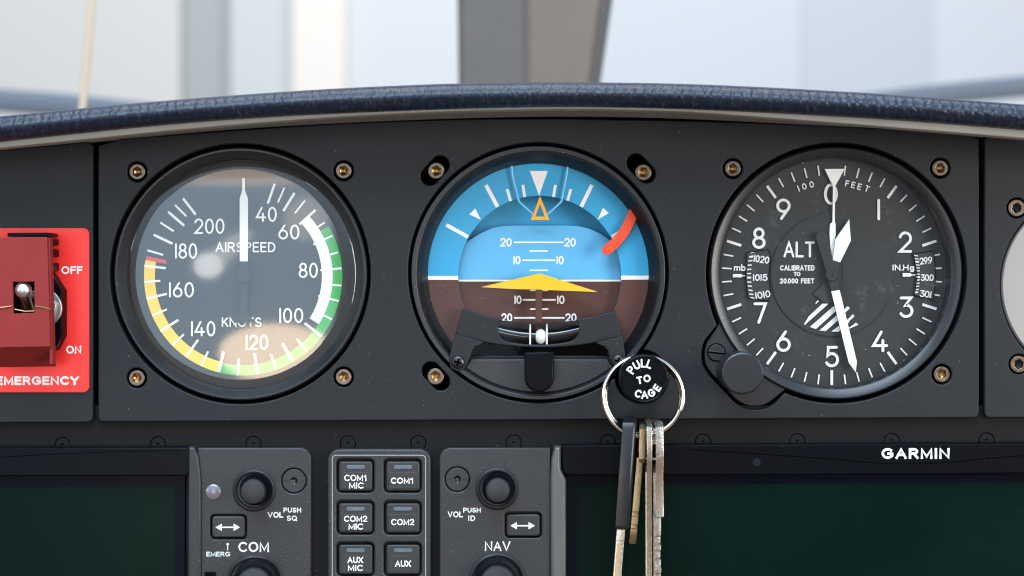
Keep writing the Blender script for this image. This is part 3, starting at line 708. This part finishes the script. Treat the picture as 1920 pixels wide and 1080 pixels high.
# lower cover with the adjusting tab
mb = MB(-14)
cov = [(876, 667), (1143, 667), (1162, 692)]+[(1010+232*math.sin(R(a)), 513+232*math.cos(R(a))) for a in range(36, -37, -3)]+[(862, 692)]
mb.plate([cov], -60, -14, 2.5, 'matte')
cov2 = [(884, 673), (1138, 673), (1152, 690)]+[(1010+223*math.sin(R(a)), 513+223*math.cos(R(a))) for a in range(36, -37, -3)]+[(871, 690)]
mb.plate([cov2], -14, -9, 2.5, 'plast'); part(mb, 'lower_cover', ai)
mb = MB(30)
tab = [(983.5, 661), (1038.5, 661), (1038.5, 708)]+[(1011+27.5*math.cos(R(a)), 708+27.5*math.sin(R(a))) for a in range(10, 180, 10)]+[(983.5, 708)]
mb.plate([tab], -9, 30, 4, 'gloss'); part(mb, 'adjusting_tab', ai)
# slip indicator
sl = MB(-18)
def quadpts(a, b, c_, n=14):
    return [((1-t)**2*a[0]+2*t*(1-t)*b[0]+t*t*c_[0], (1-t)**2*a[1]+2*t*(1-t)*b[1]+t*t*c_[1]) for t in (i/n for i in range(n+1))]
upper = quadpts((867, 578), (1010, 626), (1155, 582))
lower_ = quadpts((1167, 631), (1010, 674), (854, 629))
win = quadpts((937.5, 604), (1010, 611), (1083, 604), 10)+quadpts((1087, 619), (1082, 637), (1068, 640.5), 5)+quadpts((1066, 641), (1010, 652), (953, 641), 10)+quadpts((951, 640.5), (935, 636), (934, 619), 5)
up2 = [(867, 577.5)]+quadpts((873, 580), (905, 592), (936, 598.5), 5)+quadpts((939, 601), (1010, 609), (1081, 601), 8)+quadpts((1084, 598.5), (1120, 592), (1154, 582), 5)
sl.plate([up2+lower_, win], -40, -18, 2.2, 'cast')
for pts in ([(853, 626), (905, 640), (903, 645), (892, 649), (886, 657), (881, 672), (873, 690), (858, 696), (846, 690), (842, 674)],
            [(1166, 629), (1172, 672), (1171, 686), (1163, 695), (1150, 692), (1143, 676), (1139, 657), (1132, 649), (1121, 645), (1118, 641)]):
    sl.plate([pts], -40, 0.5, 1.5, 'cast')
sl.plate([[(884, 640), (1140, 640), (1140, 671), (884, 671)]], -52, -46, 0, 'void')  # black block put in to darken the gap under the bracket
slo = part(sl, 'slip_bracket', ai)
mb = MB(-30)
mb.plate([[(925, 607), (1096, 607), (1096, 655), (925, 655)]], -52, -46, 0, 'black')
mb.tube([(x, 626+5.5-5.5*((x-1010)/76)**2*2.0, -40) for x in range(926, 1096, 8)], 13, 'tube', 20); part(mb, 'level_tube', slo)
mb = MB(-24)
for x in (994, 1025.3): mb.tube([(x, 606, -25), (x, 648, -25)], 1.6, 'white', 8)
part(mb, 'centre_wire', slo)
mb = MB(-28); mb.ball(1014, 631, -32, 11.5, 14.5, 9, 'ball', 24, 14); part(mb, 'slip_ball', slo)
for (x, y) in ((858.7, 679), (1159, 677)):
    mb = MB(5)
    mb.lathe(x, y, [(12.5, 0), (12.5, 3), (10.5, 7.5), (5, 10), (0, 10.4)], 'screwblk', 40)
    for a in (15, 105):
        dx, dy = 7.5*math.cos(R(a)), 7.5*math.sin(R(a)); mb.stroke([(x-dx, y-dy), (x+dx, y+dy)], 3.6, 10.6, 'void', 'butt')
    part(mb, 'cross_screw', ai)
# cage knob
mb = MB(90)
kc = (1207.7, 710.7)
mb.lathe(*kc, [(37, -9), (37, 66), (45.5, 68), (46.8, 71), (46.8, 84), (45.2, 88.5), (42.5, 90), (40.5, 88.6), (0, 88.6)], 'gloss', 96)
def spin(r, deg): return (kc[0]+r*math.sin(R(deg)), kc[1]-r*math.cos(R(deg)))
for ch, a, wd in (('P', -55, 9), ('U', -28, 10), ('L', -2, 8), ('L', 20, 8)):
    x, y = spin(29.5, a); mb.text(ch, x-wd/2-1, x+wd/2+1, y-8, y+8, 3.1, 88.7, 'legend', 'square', a)
for ch, dx in (('T', -7.5), ('O', 6.8)):
    x, y = kc[0]-1+dx*math.cos(R(-14)), kc[1]+0.5+dx*math.sin(R(-14)); wd = 10.5 if ch == 'T' else 13.5
    mb.text(ch, x-wd/2, x+wd/2, y-7, y+7, 3.1, 88.7, 'legend', 'square', -10)
for ch, a, wd in (('C', 22, 11), ('A', -2, 12), ('G', -28, 12), ('E', -56, 8.5)):
    x, y = kc[0]-29.5*math.sin(R(a)), kc[1]+29.5*math.cos(R(a)); mb.text(ch, x-wd/2-.5, x+wd/2+.5, y-7.5, y+7.5, 3.1, 88.7, 'legend', 'square', a)
part(mb, 'cage_knob', ai)
gl = MB(-22); gl.poly(circ(1010.5, 513.5, 222, 96), -22, 'glassc'); part(gl, 'glass', ai)

# ================================================================== altimeter
al = thing('altimeter', 'round black altimeter gauge with three white pointers and a setting knob', 'gauge', 1568, 752, -20, 'round flight gauges')
mb = MB()
mb.plate([lugged(238, -5), circ(ALC[0], ALC[1], 236, 160)], -60, -9, 2, 'bezel')
mb.lathe(*ALC, [(238, -60), (238, -8), (236.5, -4), (234, -2), (220, -6), (217.5, -8.5), (216.5, -60)], 'bezel2', 160)
part(mb, 'bezel', al)
c = (1559.5, 515.6); DD = -40
mb = MB(DD)
mb.lathe(c[0], c[1]-2, [(232, DD-2), (0, DD-2)], 'dial2', 96)
for i in range(50):
    a = i*7.2; maj = i % 5 == 0
    if i == 0: continue
    r0 = 178.5 if maj else 188; r1 = 206.5
    if 11 <= i <= 14: r0 = 193.5
    mb.line(c[0]+r0*math.sin(R(a)), c[1]-r0*math.cos(R(a)), c[0]+r1*math.sin(R(a)), c[1]-r1*math.cos(R(a)), 5 if maj else 2.7, DD, 'legend')
for s, x, y, w in (('0', 1557.8, 364, 26), ('1', 1647.4, 393, 6), ('2', 1697.2, 454, 25), ('3', 1699, 576, 27), ('4', 1649.8, 640, 30), ('5', 1560, 668.5, 26), ('6', 1469, 639.6, 27), ('7', 1425.2, 587, 25), ('8', 1422.8, 446.6, 25), ('9', 1468.8, 392.4, 27)):
    mb.text(s, x-w/2, x+w/2, y-20, y+20, 5.2, DD, 'legend')
for s, x, y, w, h in (('1', 1497, 353.5, 2, 12), ('0', 1507.8, 349.6, 8.5, 12), ('0', 1521.7, 346, 8.5, 12), ('F', 1588.4, 344.3, 7.5, 12), ('E', 1599.7, 347, 7.5, 12), ('E', 1611.3, 350, 7.5, 12), ('T', 1625.3, 353.8, 9, 12)):
    a = math.degrees(math.atan2(x-c[0], c[1]-y)); mb.text(s, x-w/2, x+w/2, y-h/2, y+h/2, 2.1, DD, 'legend', 'round', a)
mb.poly(circ(c[0]+.5, c[1], 114.5, 96), DD, 'black'); mb.poly(circ(c[0]+.8, c[1]+.3, 113.3, 96), DD+0.05, 'dial2')
mb.text('ALT', 1468.8, 1527.5, 452.8, 482.7, 4.2, DD+.1, 'legend'); mb.text('CALIBRATED', 1462.5, 1527, 497.3, 507.3, 1.9, DD+.1, 'legend', gap=.38)
mb.text('TO', 1487.8, 1500.5, 509.8, 517.8, 1.8, DD+.1, 'legend'); mb.text('20.000 FEET', 1462, 1526.5, 522, 531.5, 1.9, DD+.1, 'legend', gap=.36)
mb.text('mb', 1375.8, 1398, 495.5, 508, 2.2, DD, 'legend'); mb.text('IN.Hg', 1673, 1713.5, 496, 507.3, 2.2, DD, 'legend', gap=.34)
mb.poly([(1374, 513.8), (1390, 513.8), (1391.5, 516.3), (1398, 516.3), (1398, 518), (1391.5, 518), (1390, 520), (1374, 520)], DD, 'legend')
mb.poly([(1692, 512), (1707, 512), (1709, 514.6), (1716, 514.6), (1716, 516.4), (1709, 516.4), (1707, 518.7), (1692, 518.7)], DD, 'legend')
mb.poly([(1400, 474), (1440, 468), (1444.5, 480), (1441, 517), (1444.5, 552), (1440, 564), (1402, 559), (1397.5, 517)], DD, 'dial'); mb.poly([(1712, 476), (1750, 470.5), (1754, 517), (1750, 562), (1714, 554), (1719, 517)], DD, 'dial')
for i, y in enumerate([473, 481, 488.7, 497, 505, 512.8, 520.5, 529, 536.6, 544.5, 552, 559.5]):
    o = ((y-516)/44)**2*6.5; tl = (y-516)/44*1.2
    mb.line(1400.5+o, y-tl, 1408+o, y+tl*0.4, 3.6 if i in (1, 6, 11) else 2.2, DD, 'legend')
for i, y in enumerate([479.5, 485.5, 491, 497, 502.5, 508, 514, 519.5, 525, 531, 536.6, 542.6, 548]):
    o = ((y-514)/35)**2*4.0; tl = (y-514)/35*1.0
    mb.line(1717.5-o, y+tl, 1724.5-o, y-tl*.5, 3.2 if i in (2, 7, 12) else 1.8, DD, 'legend')
for w_ in ([(1400, 474), (1440, 468), (1444.5, 480), (1441, 517), (1444.5, 552), (1440, 564), (1402, 559), (1397.5, 517)], [(1712, 476), (1750, 470.5), (1754, 517), (1750, 562), (1714, 554), (1719, 517)]):
    mb.stroke(w_, 1.6, DD, 'void', 'butt', True)  # dark outline painted as shading of the recessed scale windows
mb.text('1020', 1413, 1442, 479.5, 493, 2.2, DD, 'legend', ang=8); mb.text('1015', 1411.5, 1438.7, 514, 526.7, 2.2, DD, 'legend'); mb.text('1010', 1416, 1444, 546, 559, 2.1, DD, 'legend', ang=-9)
mb.text('29.9', 1723.7, 1747.5, 482, 495, 2.0, DD, 'legend', ang=-7, gap=.16); mb.text('30.0', 1725.6, 1750, 514.4, 526.7, 2.0, DD, 'legend', gap=.16); mb.text('30.1', 1723.7, 1745.5, 545, 557.5, 2.0, DD, 'legend', ang=7, gap=.16)
for p in ([(1516.2, 592.7), (1541.5, 569.3), (1553, 569.3), (1509, 608.8), (1506.6, 607.9)], [(1517.9, 613), (1563, 573.4), (1566.8, 583), (1529.4, 616.8)], [(1536, 619.6), (1575, 585), (1578, 594), (1547.5, 620.8)],
          [(1558, 621.6), (1574, 609.5), (1592, 596), (1592, 604), (1571.6, 622)], [(1575, 588), (1588.4, 574), (1593, 577.5), (1582, 589)], [(1582, 606), (1598.5, 589), (1601.4, 593.4), (1588, 605)], [(1585, 619), (1604.5, 604.7), (1609, 608.8), (1593.7, 615.5)],
          [(1528, 569), (1532, 563.5), (1535, 564), (1530, 569.5)]):
    mb.poly(p, DD+.2, 'legend')
for x0, y0, x1, y1 in ((1536, 492, 1540, 530), (1579, 494, 1583, 533), (1543, 490, 1560, 494), (1570, 530, 1582, 534), (1573, 538, 1583, 541)):
    mb.poly([(x0, y0), (x1, y0), (x1, y1), (x0, y1)], DD+.2, 'black')
part(mb, 'dial', al)
def capsule(xa, ya, ra, xb, yb, rb): 
    a = math.atan2(yb-ya, xb-xa); return [(xb+rb*math.cos(a+R(t)), yb+rb*math.sin(a+R(t))) for t in range(-90, 91, 15)]+[(xa+ra*math.cos(a+R(t)), ya+ra*math.sin(a+R(t))) for t in range(90, 271, 15)]
mb = MB(-34)
mb.plate([[(1556, 520), (1566, 520), (1566, 540), (1561, 569), (1545, 567), (1524.6, 552)]], -37, -35, 0.4, 'dial')
mb.plate([[(1546.3, 316.6), (1584.2, 316.6), (1566, 349), (1565.6, 416), (1567, 420), (1567, 440), (1561.5, 482), (1558.5, 482), (1555.3, 440), (1556.4, 420), (1561, 416), (1562, 349)]], -37, -34.6, 0.4, 'white')
part(mb, 'pointer', al, 'thin pointer ending in a triangle at the zero')
mb = MB(-30)
mb.plate([[(1592.5, 411), (1595.6, 451), (1575.6, 491.8), (1561, 487.6), (1566.7, 448)]], -33, -30, 0.4, 'white')
mb.plate([[(1561, 487.6), (1575.6, 491.8), (1566, 520), (1553, 516)]], -33, -30.5, 0.4, 'dial')
part(mb, 'pointer', al, 'short broad pointer near the zero')
mb = MB(-25)
mb.plate([[(1558.8, 546.2), (1574.5, 543.8), (1606.6, 677.5), (1604.8, 698.6), (1591.3, 679.3)]], -28, -25, 0.5, 'white')
mb.plate([[(1552, 520), (1567.5, 512), (1574.5, 543.8), (1558.8, 546.2)]], -28, -25.4, 0.3, 'dial2')
mb.plate([capsule(1541.5, 444.5, 11.5, 1559.5, 515, 8)], -28, -25.6, 0.5, 'dial2')
mb.lathe(1559.7, 515.6, [(12, -28), (12, -23.5), (11, -22.5), (1.6, -22.5), (1.4, -24), (0, -24)], 'dial2', 40)
part(mb, 'pointer', al, 'long pointer between five and four')
mb = MB(-9)
mb.poly(circ(1343, 661, 17.6, 48), -8.9, 'void'); mb.plate([circ(1343, 661, 15.4, 48)], -30, -7, 1.2, 'bezel'); mb.stroke([(1328.5, 660), (1357.5, 663)], 4, -6.9, 'void', 'butt'); mb.stroke([(1329.5, 658), (1357, 660.8)], 1.2, -6.8, 'steel', 'butt'); part(mb, 'slotted_screw', al)  # black disc darkens the gap round the screw; steel line paints the slot's glint
mb = MB(75)
mb.lathe(1392.5, 700, [(39.5, -14), (39.6, 62), (39.9, 70), (38.6, 73.6), (36, 75), (0, 75)], 'bezel', 96); part(mb, 'setting_knob', al)
gl = MB(-16); gl.poly(circ(1567, 512, 217, 96), -16, 'glass'); part(gl, 'glass', al)

# ================================================================== emergency placard and guarded switch
pl = MB(6)
pl.plate([rrect(-160, 427.5, 166.5, 736, 11)], 0.3, 6, 1.5, 'red')
pl.text('OFF', 115, 155, 499, 514, 3.2, 6, 'placardwhite', 'square', gap=.34); pl.text('ON', 124, 152.5, 648, 663, 3.2, 6, 'placardwhite', 'square', gap=.34)
pl.text('EMERGENCY', -8, 148, 705.3, 722, 4.1, 6, 'placardwhite', 'square', gap=.36)
o = pl.build('placard', None, W(0, 736, 3)); o['label'] = 'glossy red placard lettered OFF, ON and EMERGENCY'; o['category'] = 'placard'
sw = thing('guarded_switch', 'toggle switch under a dark red flip guard on the red placard', 'switch', 45, 685, 6)
GF = 105
mb = MB(GF)
mb.plate([[(-40, 445), (88, 444.5), (94.5, 650), (-36, 652)], [(23, 528.5), (64, 528), (65, 587), (24.5, 588)]], GF-7, GF, 1.2, 'guard')
q_ = [mb.vert(*p) for p in ((-36, 652.2, GF-1.5), (94.5, 650.2, GF-1.5), (87, 690, GF-62), (-34, 692, GF-62))]; mb.face(q_, 'guard', False)
mb.plate([[(86, 446), (91, 446), (97, 683), (91, 683)]], GF-26, GF-7.2, 0.8, 'guard')
part(mb, 'guard', sw)
mb = MB(60)
mb.plate([[(17, 437), (93, 436.5), (94, 443.5), (17, 444)]], 10, 70, 1, 'gloss')
for y0, y1 in ((447, 459), (466, 481), (492, 508)): mb.plate([rrect(76, y0, 95, y1, 3)], 6.2, 52, 2, 'gloss')
part(mb, 'hinge', sw)
mb = MB(40)
mb.plate([[(10, 505), (88, 505), (97, 515), (116, 544), (116, 630), (102, 657), (10, 657)]], 6.2, 40, 2, 'gloss'); part(mb, 'switch_body', sw)
mb = MB(52)
mb.plate([circ(77, 578, 37, 48)], 40, 46, 1.5, 'zinc'); mb.plate([circ(77, 578, 31, 6, 15, 375)], 46, 56, 1.5, 'zinc'); mb.lathe(60, 578, [(18, 56), (18, 62), (0, 62)], 'black', 30)
part(mb, 'nut', sw)
mb = MB(90)
mb.tube([(50, 590, 62), (50, 575, 74), (46, 556, 88), (45, 545, 93)], [8, 8, 10, 11], 'steel', 16); mb.ball(45, 544, 93, 15.5, 15.5, 13, 'zinc', 24, 14)
part(mb, 'toggle_lever', sw)
mb = MB(GF+1)
mb.tube([(-60, 584, GF+1.5), (-8, 578, GF+1.5), (22, 574, GF+1.5), (26, 580, GF-4), (45, 584, GF-6), (63, 583, GF-5), (66, 574.5, GF+1.5), (82, 576, GF+1.8), (94, 580, GF), (98, 584, GF-8)], 1.1, 'wire', 8)
part(mb, 'safety_wire', sw)

# ================================================================== lower avionics
def knob(parent, bx, by, rb, cx, cy, rc, h, cap='button'):
    """boss on the face, ribbed skirt, smooth cap at the front"""
    mb = MB(6); mb.lathe(bx, by, [(rb+9, 4.5), (rb+7.5, 8.5), (rb+4, 11.5), (rb+1.2, 10.5), (rb, 5)], 'plast', 96); boss = part(mb, 'knob_boss', parent)
    mb = MB(h*0.8)
    mb.lathe(cx, cy, [(rb-1.5, 3), (rb-1.5, h*0.45), (rb-3.5, h*0.62), (rc+3, h*0.66), (rc+2, h*0.80), (rc, h*0.88)], 'gloss', 120, knurl=((0, 1, 2, 3), 1.6))
    mb.lathe(cx, cy, [(rc, h*0.86), (rc-0.3, h*0.93), (rc-2.5, h*0.98), (rc*0.5, h*1.02), (0, h*1.03)], cap, 64)
    return part(mb, 'knob', parent)
def face_screw(parent, x, y):
    mb = MB(6); mb.plate([circ(x, y, 22, 60), circ(x, y, 7, 6)], -6, 4.6, 1.2, 'button'); mb.lathe(x, y, [(8.5, 0), (4, -3), (0, -7)], 'socket', 20)
    mb.line(x-21, y+.5, x-9, y+.5, 2, 4.65, 'black'); mb.line(x+9, y+.5, x+20, y+.5, 2, 4.65, 'black'); part(mb, 'face_screw', parent)
def arrow_button(parent, x0, y0, x1, y1, lab=None):
    mb = MB(8); mb.plate([rrect(x0, y0, x1, y1, 6)], -8, 8, 3, 'button')
    cx, cy = (x0+x1)/2-1, (y0+y1)/2+0.7
    mb.line(cx-13, cy, cx+13, cy, 2.5, 8.05, 'white')
    for s in (-1, 1): mb.poly([(cx+s*23, cy), (cx+s*11, cy-6.8), (cx+s*11, cy+6.8)], 8.05, 'white')
    part(mb, 'swap_button', parent, lab)
FD = 5
# left display unit
ld = thing('flight_display', 'switched off display at the lower left with COM radio controls beside it', 'display', 200, 1150, -5, 'cockpit flight displays')
mb = MB(FD)
panel_l = [(370, 840), (378, 840)]+rrect(380, 840, 583, 1240, (0, 20, 0, 0))[1:]+[(376, 1240), (376.5, 900)]
mb.plate([panel_l, circ(550.7, 901.8, 23.6, 48), rrect(394.5, 965, 462, 1011, 8), rrect(384, 1074, 404, 1120, 2)], -14, FD, 2.5, 'plast')
mb.text('VOL', 501.8, 531, 960, 970.7, 2.3, FD, 'legend', 'square', gap=.32); mb.text('PUSH', 531.5, 564.5, 951.8, 961, 1.7, FD, 'legend', 'square', gap=.32); mb.text('SQ', 537.8, 557, 966.7, 976.5, 1.7, FD, 'legend', 'square', gap=.32)
mb.text('COM', 447, 504.5, 1016, 1035, 3.3, FD, 'legend', 'square', gap=.32); mb.text('EMERG', 387, 431.6, 1034.5, 1043.3, 1.6, FD, 'legend', 'square', gap=.32)
mb.line(427, 1021, 427, 1031.5, 1.6, FD, 'legend'); mb.poly(circ(427, 1020.3, 2.4, 16), FD, 'legend')
mb.poly(rrect(396, 966, 460.5, 1009.5, 7), -11, 'black')
cpn = part(mb, 'control_panel', ld)
mb = MB(FD+6); mb.lathe(399, 923, [(14.5, 2), (14.3, 6), (13.2, 7), (0, 9.5)], 'sensor', 48); part(mb, 'light_sensor', ld)
knob(ld, 476.5, 919, 32, 475.5, 921, 23.5, 55); face_screw(ld, 550.7, 901.8); arrow_button(ld, 397, 968, 459, 1008)
knob(ld, 477.5, 1094, 46, 477.5, 1096, 33, 62)
mb = MB(FD+8)
mb.plate([[(352, 838), (364, 838), (372, 856), (377, 900), (377, 1240), (350, 1240)]], -14, FD+7, 6, 'plast', segs=5); part(mb, 'side_pillar', ld)
mb = MB(FD)
mb.plate([rrect(-200, 838, 356, 892, (0, 6, 8, 0)), ], -10, FD+8, 3, 'gloss')
mb.stroke([(-10, 857), (120, 850), (230, 846), (340, 844.5)], 1.4, FD+8, 'void', 'butt')
part(mb, 'top_band', ld)
mb = MB(-8)
mb.plate([[(-200, 886), (347, 886), (347, 1240), (-200, 1240)]], -14, -8, 1, 'mask')
mb.poly([(-200, 913), (327, 912), (327, 1240), (-200, 1240)], -7.9, 'screen'); part(mb, 'screen', ld)
# audio panel
au = thing('audio_panel', 'narrow black audio panel with six square COM and AUX buttons', 'panel', 711, 1150, -5)
bh = []
rows_ = [861, 939.5, 1017.5]
for y in rows_:
    for x in (631.5, 720): bh.append(rrect(x, y, x+69.5, y+62.5, 9))
mb = MB(FD)
mb.plate([rrect(614, 842, 808, 1240, (22, 22, 0, 0))]+bh, -14, FD, 4, 'plast', segs=4)
fr_ = rrect(623, 853.5, 798, 1300, 7); mb.stroke(fr_, 1.25, FD, 'outline', 'butt', True)
mb.poly([(625, 850), (797, 850), (797, 1090), (625, 1090)], -13.5, 'black')
part(mb, 'face_plate', au)
TX = [[('COM!', 645.5, 687, 890, 901.8), ('MIC', 654.5, 682, 904.5, 916)], [('COM!', 733, 774.5, 895.5, 906.8)], [('COM2', 645, 688.5, 967, 978.3), ('MIC', 653.5, 681, 981.5, 993)], [('COM2', 733.5, 776.5, 973, 984.6)],
      [('AUX', 651.5, 681, 1044, 1055.6), ('MIC', 652.5, 680.5, 1059, 1070.5)], [('AUX', 740.7, 770.5, 1051, 1062.7)]]
LB = ['button lettered COM1 MIC', 'button lettered COM1', 'button lettered COM2 MIC', 'button lettered COM2', 'button lettered AUX MIC', 'button lettered AUX']
k = 0
for r_, y in enumerate(rows_):
    for x in (635.5, 724.3):
        mb = MB(9); y0 = y+4.5
        mb.plate([rrect(x, y0, x+62.5, y0+55, 5)], -10, 8, 2.5, 'button'); mb.plate([rrect(x+4, y0+20, x+58.5, y0+51, 2)], 8, 9.2, 0.8, 'button')
        for tx in TX[k]: mb.text(*tx, 2.05, 9.25, 'white', 'square', gap=.30)
        b_ = part(mb, 'button', au, LB[k])
        mb = MB(9); mb.plate([rrect(x+13.5, y0+6.5, x+49, y0+14, 3.7)], 7, 9.5, 0.8, 'lens'); part(mb, 'indicator_lens', b_)
        k += 1
# right display unit
rd = thing('flight_display', 'switched off wide display at the lower right with NAV radio controls beside it', 'display', 1400, 1150, -5, 'cockpit flight displays')
mb = MB(FD)
pr = rrect(824, 840, 1030, 1240, (20, 0, 0, 0))[:-1]
pr = [p for p in rrect(824, 840, 1032, 1240, (20, 0, 0, 0))]
mb.plate([pr, circ(857.3, 899, 23.6, 48), rrect(946.5, 960.5, 1015.5, 1008.5, 8)], -14, FD, 2.5, 'plast')
mb.text('VOL', 839.5, 868, 959, 970, 2.0, FD, 'legend', 'square', gap=.32); mb.text('PUSH', 868.5, 901.5, 952, 961, 1.7, FD, 'legend', 'square', gap=.32); mb.text('ID', 878, 891, 966.7, 976.7, 1.8, FD, 'legend', 'square', gap=.4)
mb.text('NAV', 909, 957, 1015, 1033, 2.9, FD, 'legend', 'square', gap=.30)
mb.poly(rrect(948, 961.5, 1014, 1007.5, 7), -11, 'black')
part(mb, 'control_panel', rd)
knob(rd, 932, 916, 32, 933.5, 918.5, 23, 55); face_screw(rd, 857.3, 899); arrow_button(rd, 950, 964.5, 1012, 1005.5)
knob(rd, 933, 1090, 46, 933, 1092, 33, 62)
mb = MB(FD+8)
mb.plate([[(1040, 838), (1052, 838), (1052, 880), (1062, 900), (1062, 1240), (1033, 1240), (1032, 900), (1034, 860)]], -14, FD+9, 7, 'rim', segs=5); part(mb, 'side_pillar', rd)
mb = MB(FD)
mb.plate([[(1054, 834), (2140, 829), (2140, 886), (1066, 891), (1058, 887), (1054, 878)]], -10, FD+8, 3, 'gloss')
mb.stroke(quadpts((1290, 842), (1420, 850), (1560, 860), 8)+quadpts((1570, 861), (1690, 875), (1800, 864), 10)+quadpts((1810, 863), (1880, 855), (1960, 851), 6), 1.8, FD+8, 'void', 'butt')
mb.text('GARMIN', 1651, 1778.5, 839.3, 859.5, 4.6, FD+8, 'legend', 'square', gap=.40)
mb.poly(circ(1417.5, 865.7, 7.5, 32), FD+8, 'dot'); part(mb, 'top_band', rd)
mb = MB(-8)
mb.plate([[(1062, 884), (2140, 879), (2140, 1240), (1062, 1240)]], -14, -8, 1, 'mask')
mb.poly([(1085, 908.5), (2140, 904), (2140, 1240), (1085, 1240)], -7.9, 'screen'); part(mb, 'screen', rd)

# ================================================================== key ring and keys
RGD = 52
kr = MB(RGD); rr_ = 72.5; pts = []
n = 120
for i in range(n*2-8):
    t = 2*math.pi*i/n+2.4; q = i/(n*2-8); rq = 71+3.4*min(1, max(0, (q-0.40)*5)); pts.append((1206+rq*math.sin(t), 743-rq*math.cos(t), RGD-4.4+8.8*q))
kr.tube(pts, 5.0, 'chrome', 14)
o = kr.build('key_ring', None, W(1206, 815, RGD)); o['label'] = 'shiny split ring hanging from the round PULL TO CAGE knob'; o['category'] = 'key ring'
def key_tf(xc, y0, tilt, yaw):
    ca, sa = math.cos(R(yaw)), math.sin(R(yaw))
    def f(u, v, t):       # u: depth, v: down, t: thickness (towards +x)
        dd = u-RGD; return (xc+(v-y0)*tilt+t*ca-dd*sa*1.0, v, RGD+dd*ca+t*sa)
    return f
GK = 'keys hanging on the split ring'
k1 = thing('key', 'key with a thick black plastic head, leftmost on the split ring', 'key', 1184, 815, RGD, GK)
mb = MB(90); mb.tf = key_tf(1184.5, 790, -0.072, 5)
mb.plate([[(30, 786), (80, 786), (98, 792), (104, 806), (104, 900), (98, 985), (92, 993), (24, 993), (14, 985), (2, 900), (2, 806), (12, 792)], circ(52, 812, 13, 24)], -13, 13, 7, 'keyblk'); part(mb, 'head', k1)
mb = MB(90); mb.tf = key_tf(1184.5, 790, -0.080, 5)
mb.plate([[(34, 985), (90, 985), (90, 1013), (84, 1015), (84, 1200), (42, 1200), (42, 1015), (34, 1013)]], -8, 7, 1, 'keysil')
mb.plate([[(84.5, 1020), (86, 1020), (86, 1200), (84.5, 1200)]], -5.5, 0, 0, 'keybr'); part(mb, 'blade', k1)
k2 = thing('key', 'short worn brass key beside the black headed key', 'key', 1207, 815, RGD, GK)
mb = MB(80); mb.tf = key_tf(1207.5, 800, -0.02, 4)
mb.plate([[(30, 796), (74, 796), (84, 804), (84, 860), (78, 868), (26, 868), (20, 860), (20, 804)], circ(52, 814, 12, 24)], -6, 6, 1.5, 'keybr'); part(mb, 'head', k2)
mb = MB(80); mb.tf = key_tf(1208, 800, -0.088, 4)
mb.plate([[(38, 860), (68, 860), (68, 886), (74, 888), (74, 960), (69, 962), (69, 968), (74, 970), (74, 984), (68, 986), (68, 992), (73, 994), (73, 1010), (66, 1022), (46, 1022), (40, 1010), (40, 888), (38, 886)]], -6, 6, 1, 'keybr')
part(mb, 'blade', k2)
k3 = thing('key', 'long plain silver key seen edge on right of the short brass key', 'key', 1219, 815, RGD, GK)
mb = MB(90); mb.tf = key_tf(1218.5, 790, 0.002, 2)
mb.plate([[(34, 788), (84, 788), (100, 800), (104, 830), (100, 870), (88, 890), (88, 1200), (50, 1200), (50, 890), (14, 870), (4, 830), (10, 800)], circ(56, 814, 13, 24)], -5, 5, 1.2, 'keysil'); part(mb, 'blank', k3)
k4 = thing('key', 'silver key with a toothed blade, rightmost on the split ring', 'key', 1234, 815, RGD, GK)
mb = MB(84); mb.tf = key_tf(1233, 790, 0.012, -2)
mb.plate([[(34, 790), (84, 790), (97, 800), (101, 830), (98, 870), (90, 890), (90, 968), (86, 971), (52, 971), (50, 890), (14, 870), (4, 830), (10, 800)], circ(52, 814, 13, 24)], -7, 8, 1.5, 'keysil'); part(mb, 'head', k4)
mb = MB(84); mb.tf = key_tf(1231, 790, 0.008, -2)
teeth = [(84, 966)]
for i, yy in enumerate(range(990, 1200, 14)):
    dd = (84, 76, 81, 72, 79)[i % 5]; teeth += [(teeth[-1][0], yy), (dd, yy+4)]
mb.plate([teeth+[(60, 1200), (54, 1200), (54, 966)]], -5.5, 5.5, 0.6, 'keysil'); part(mb, 'blade', k4)
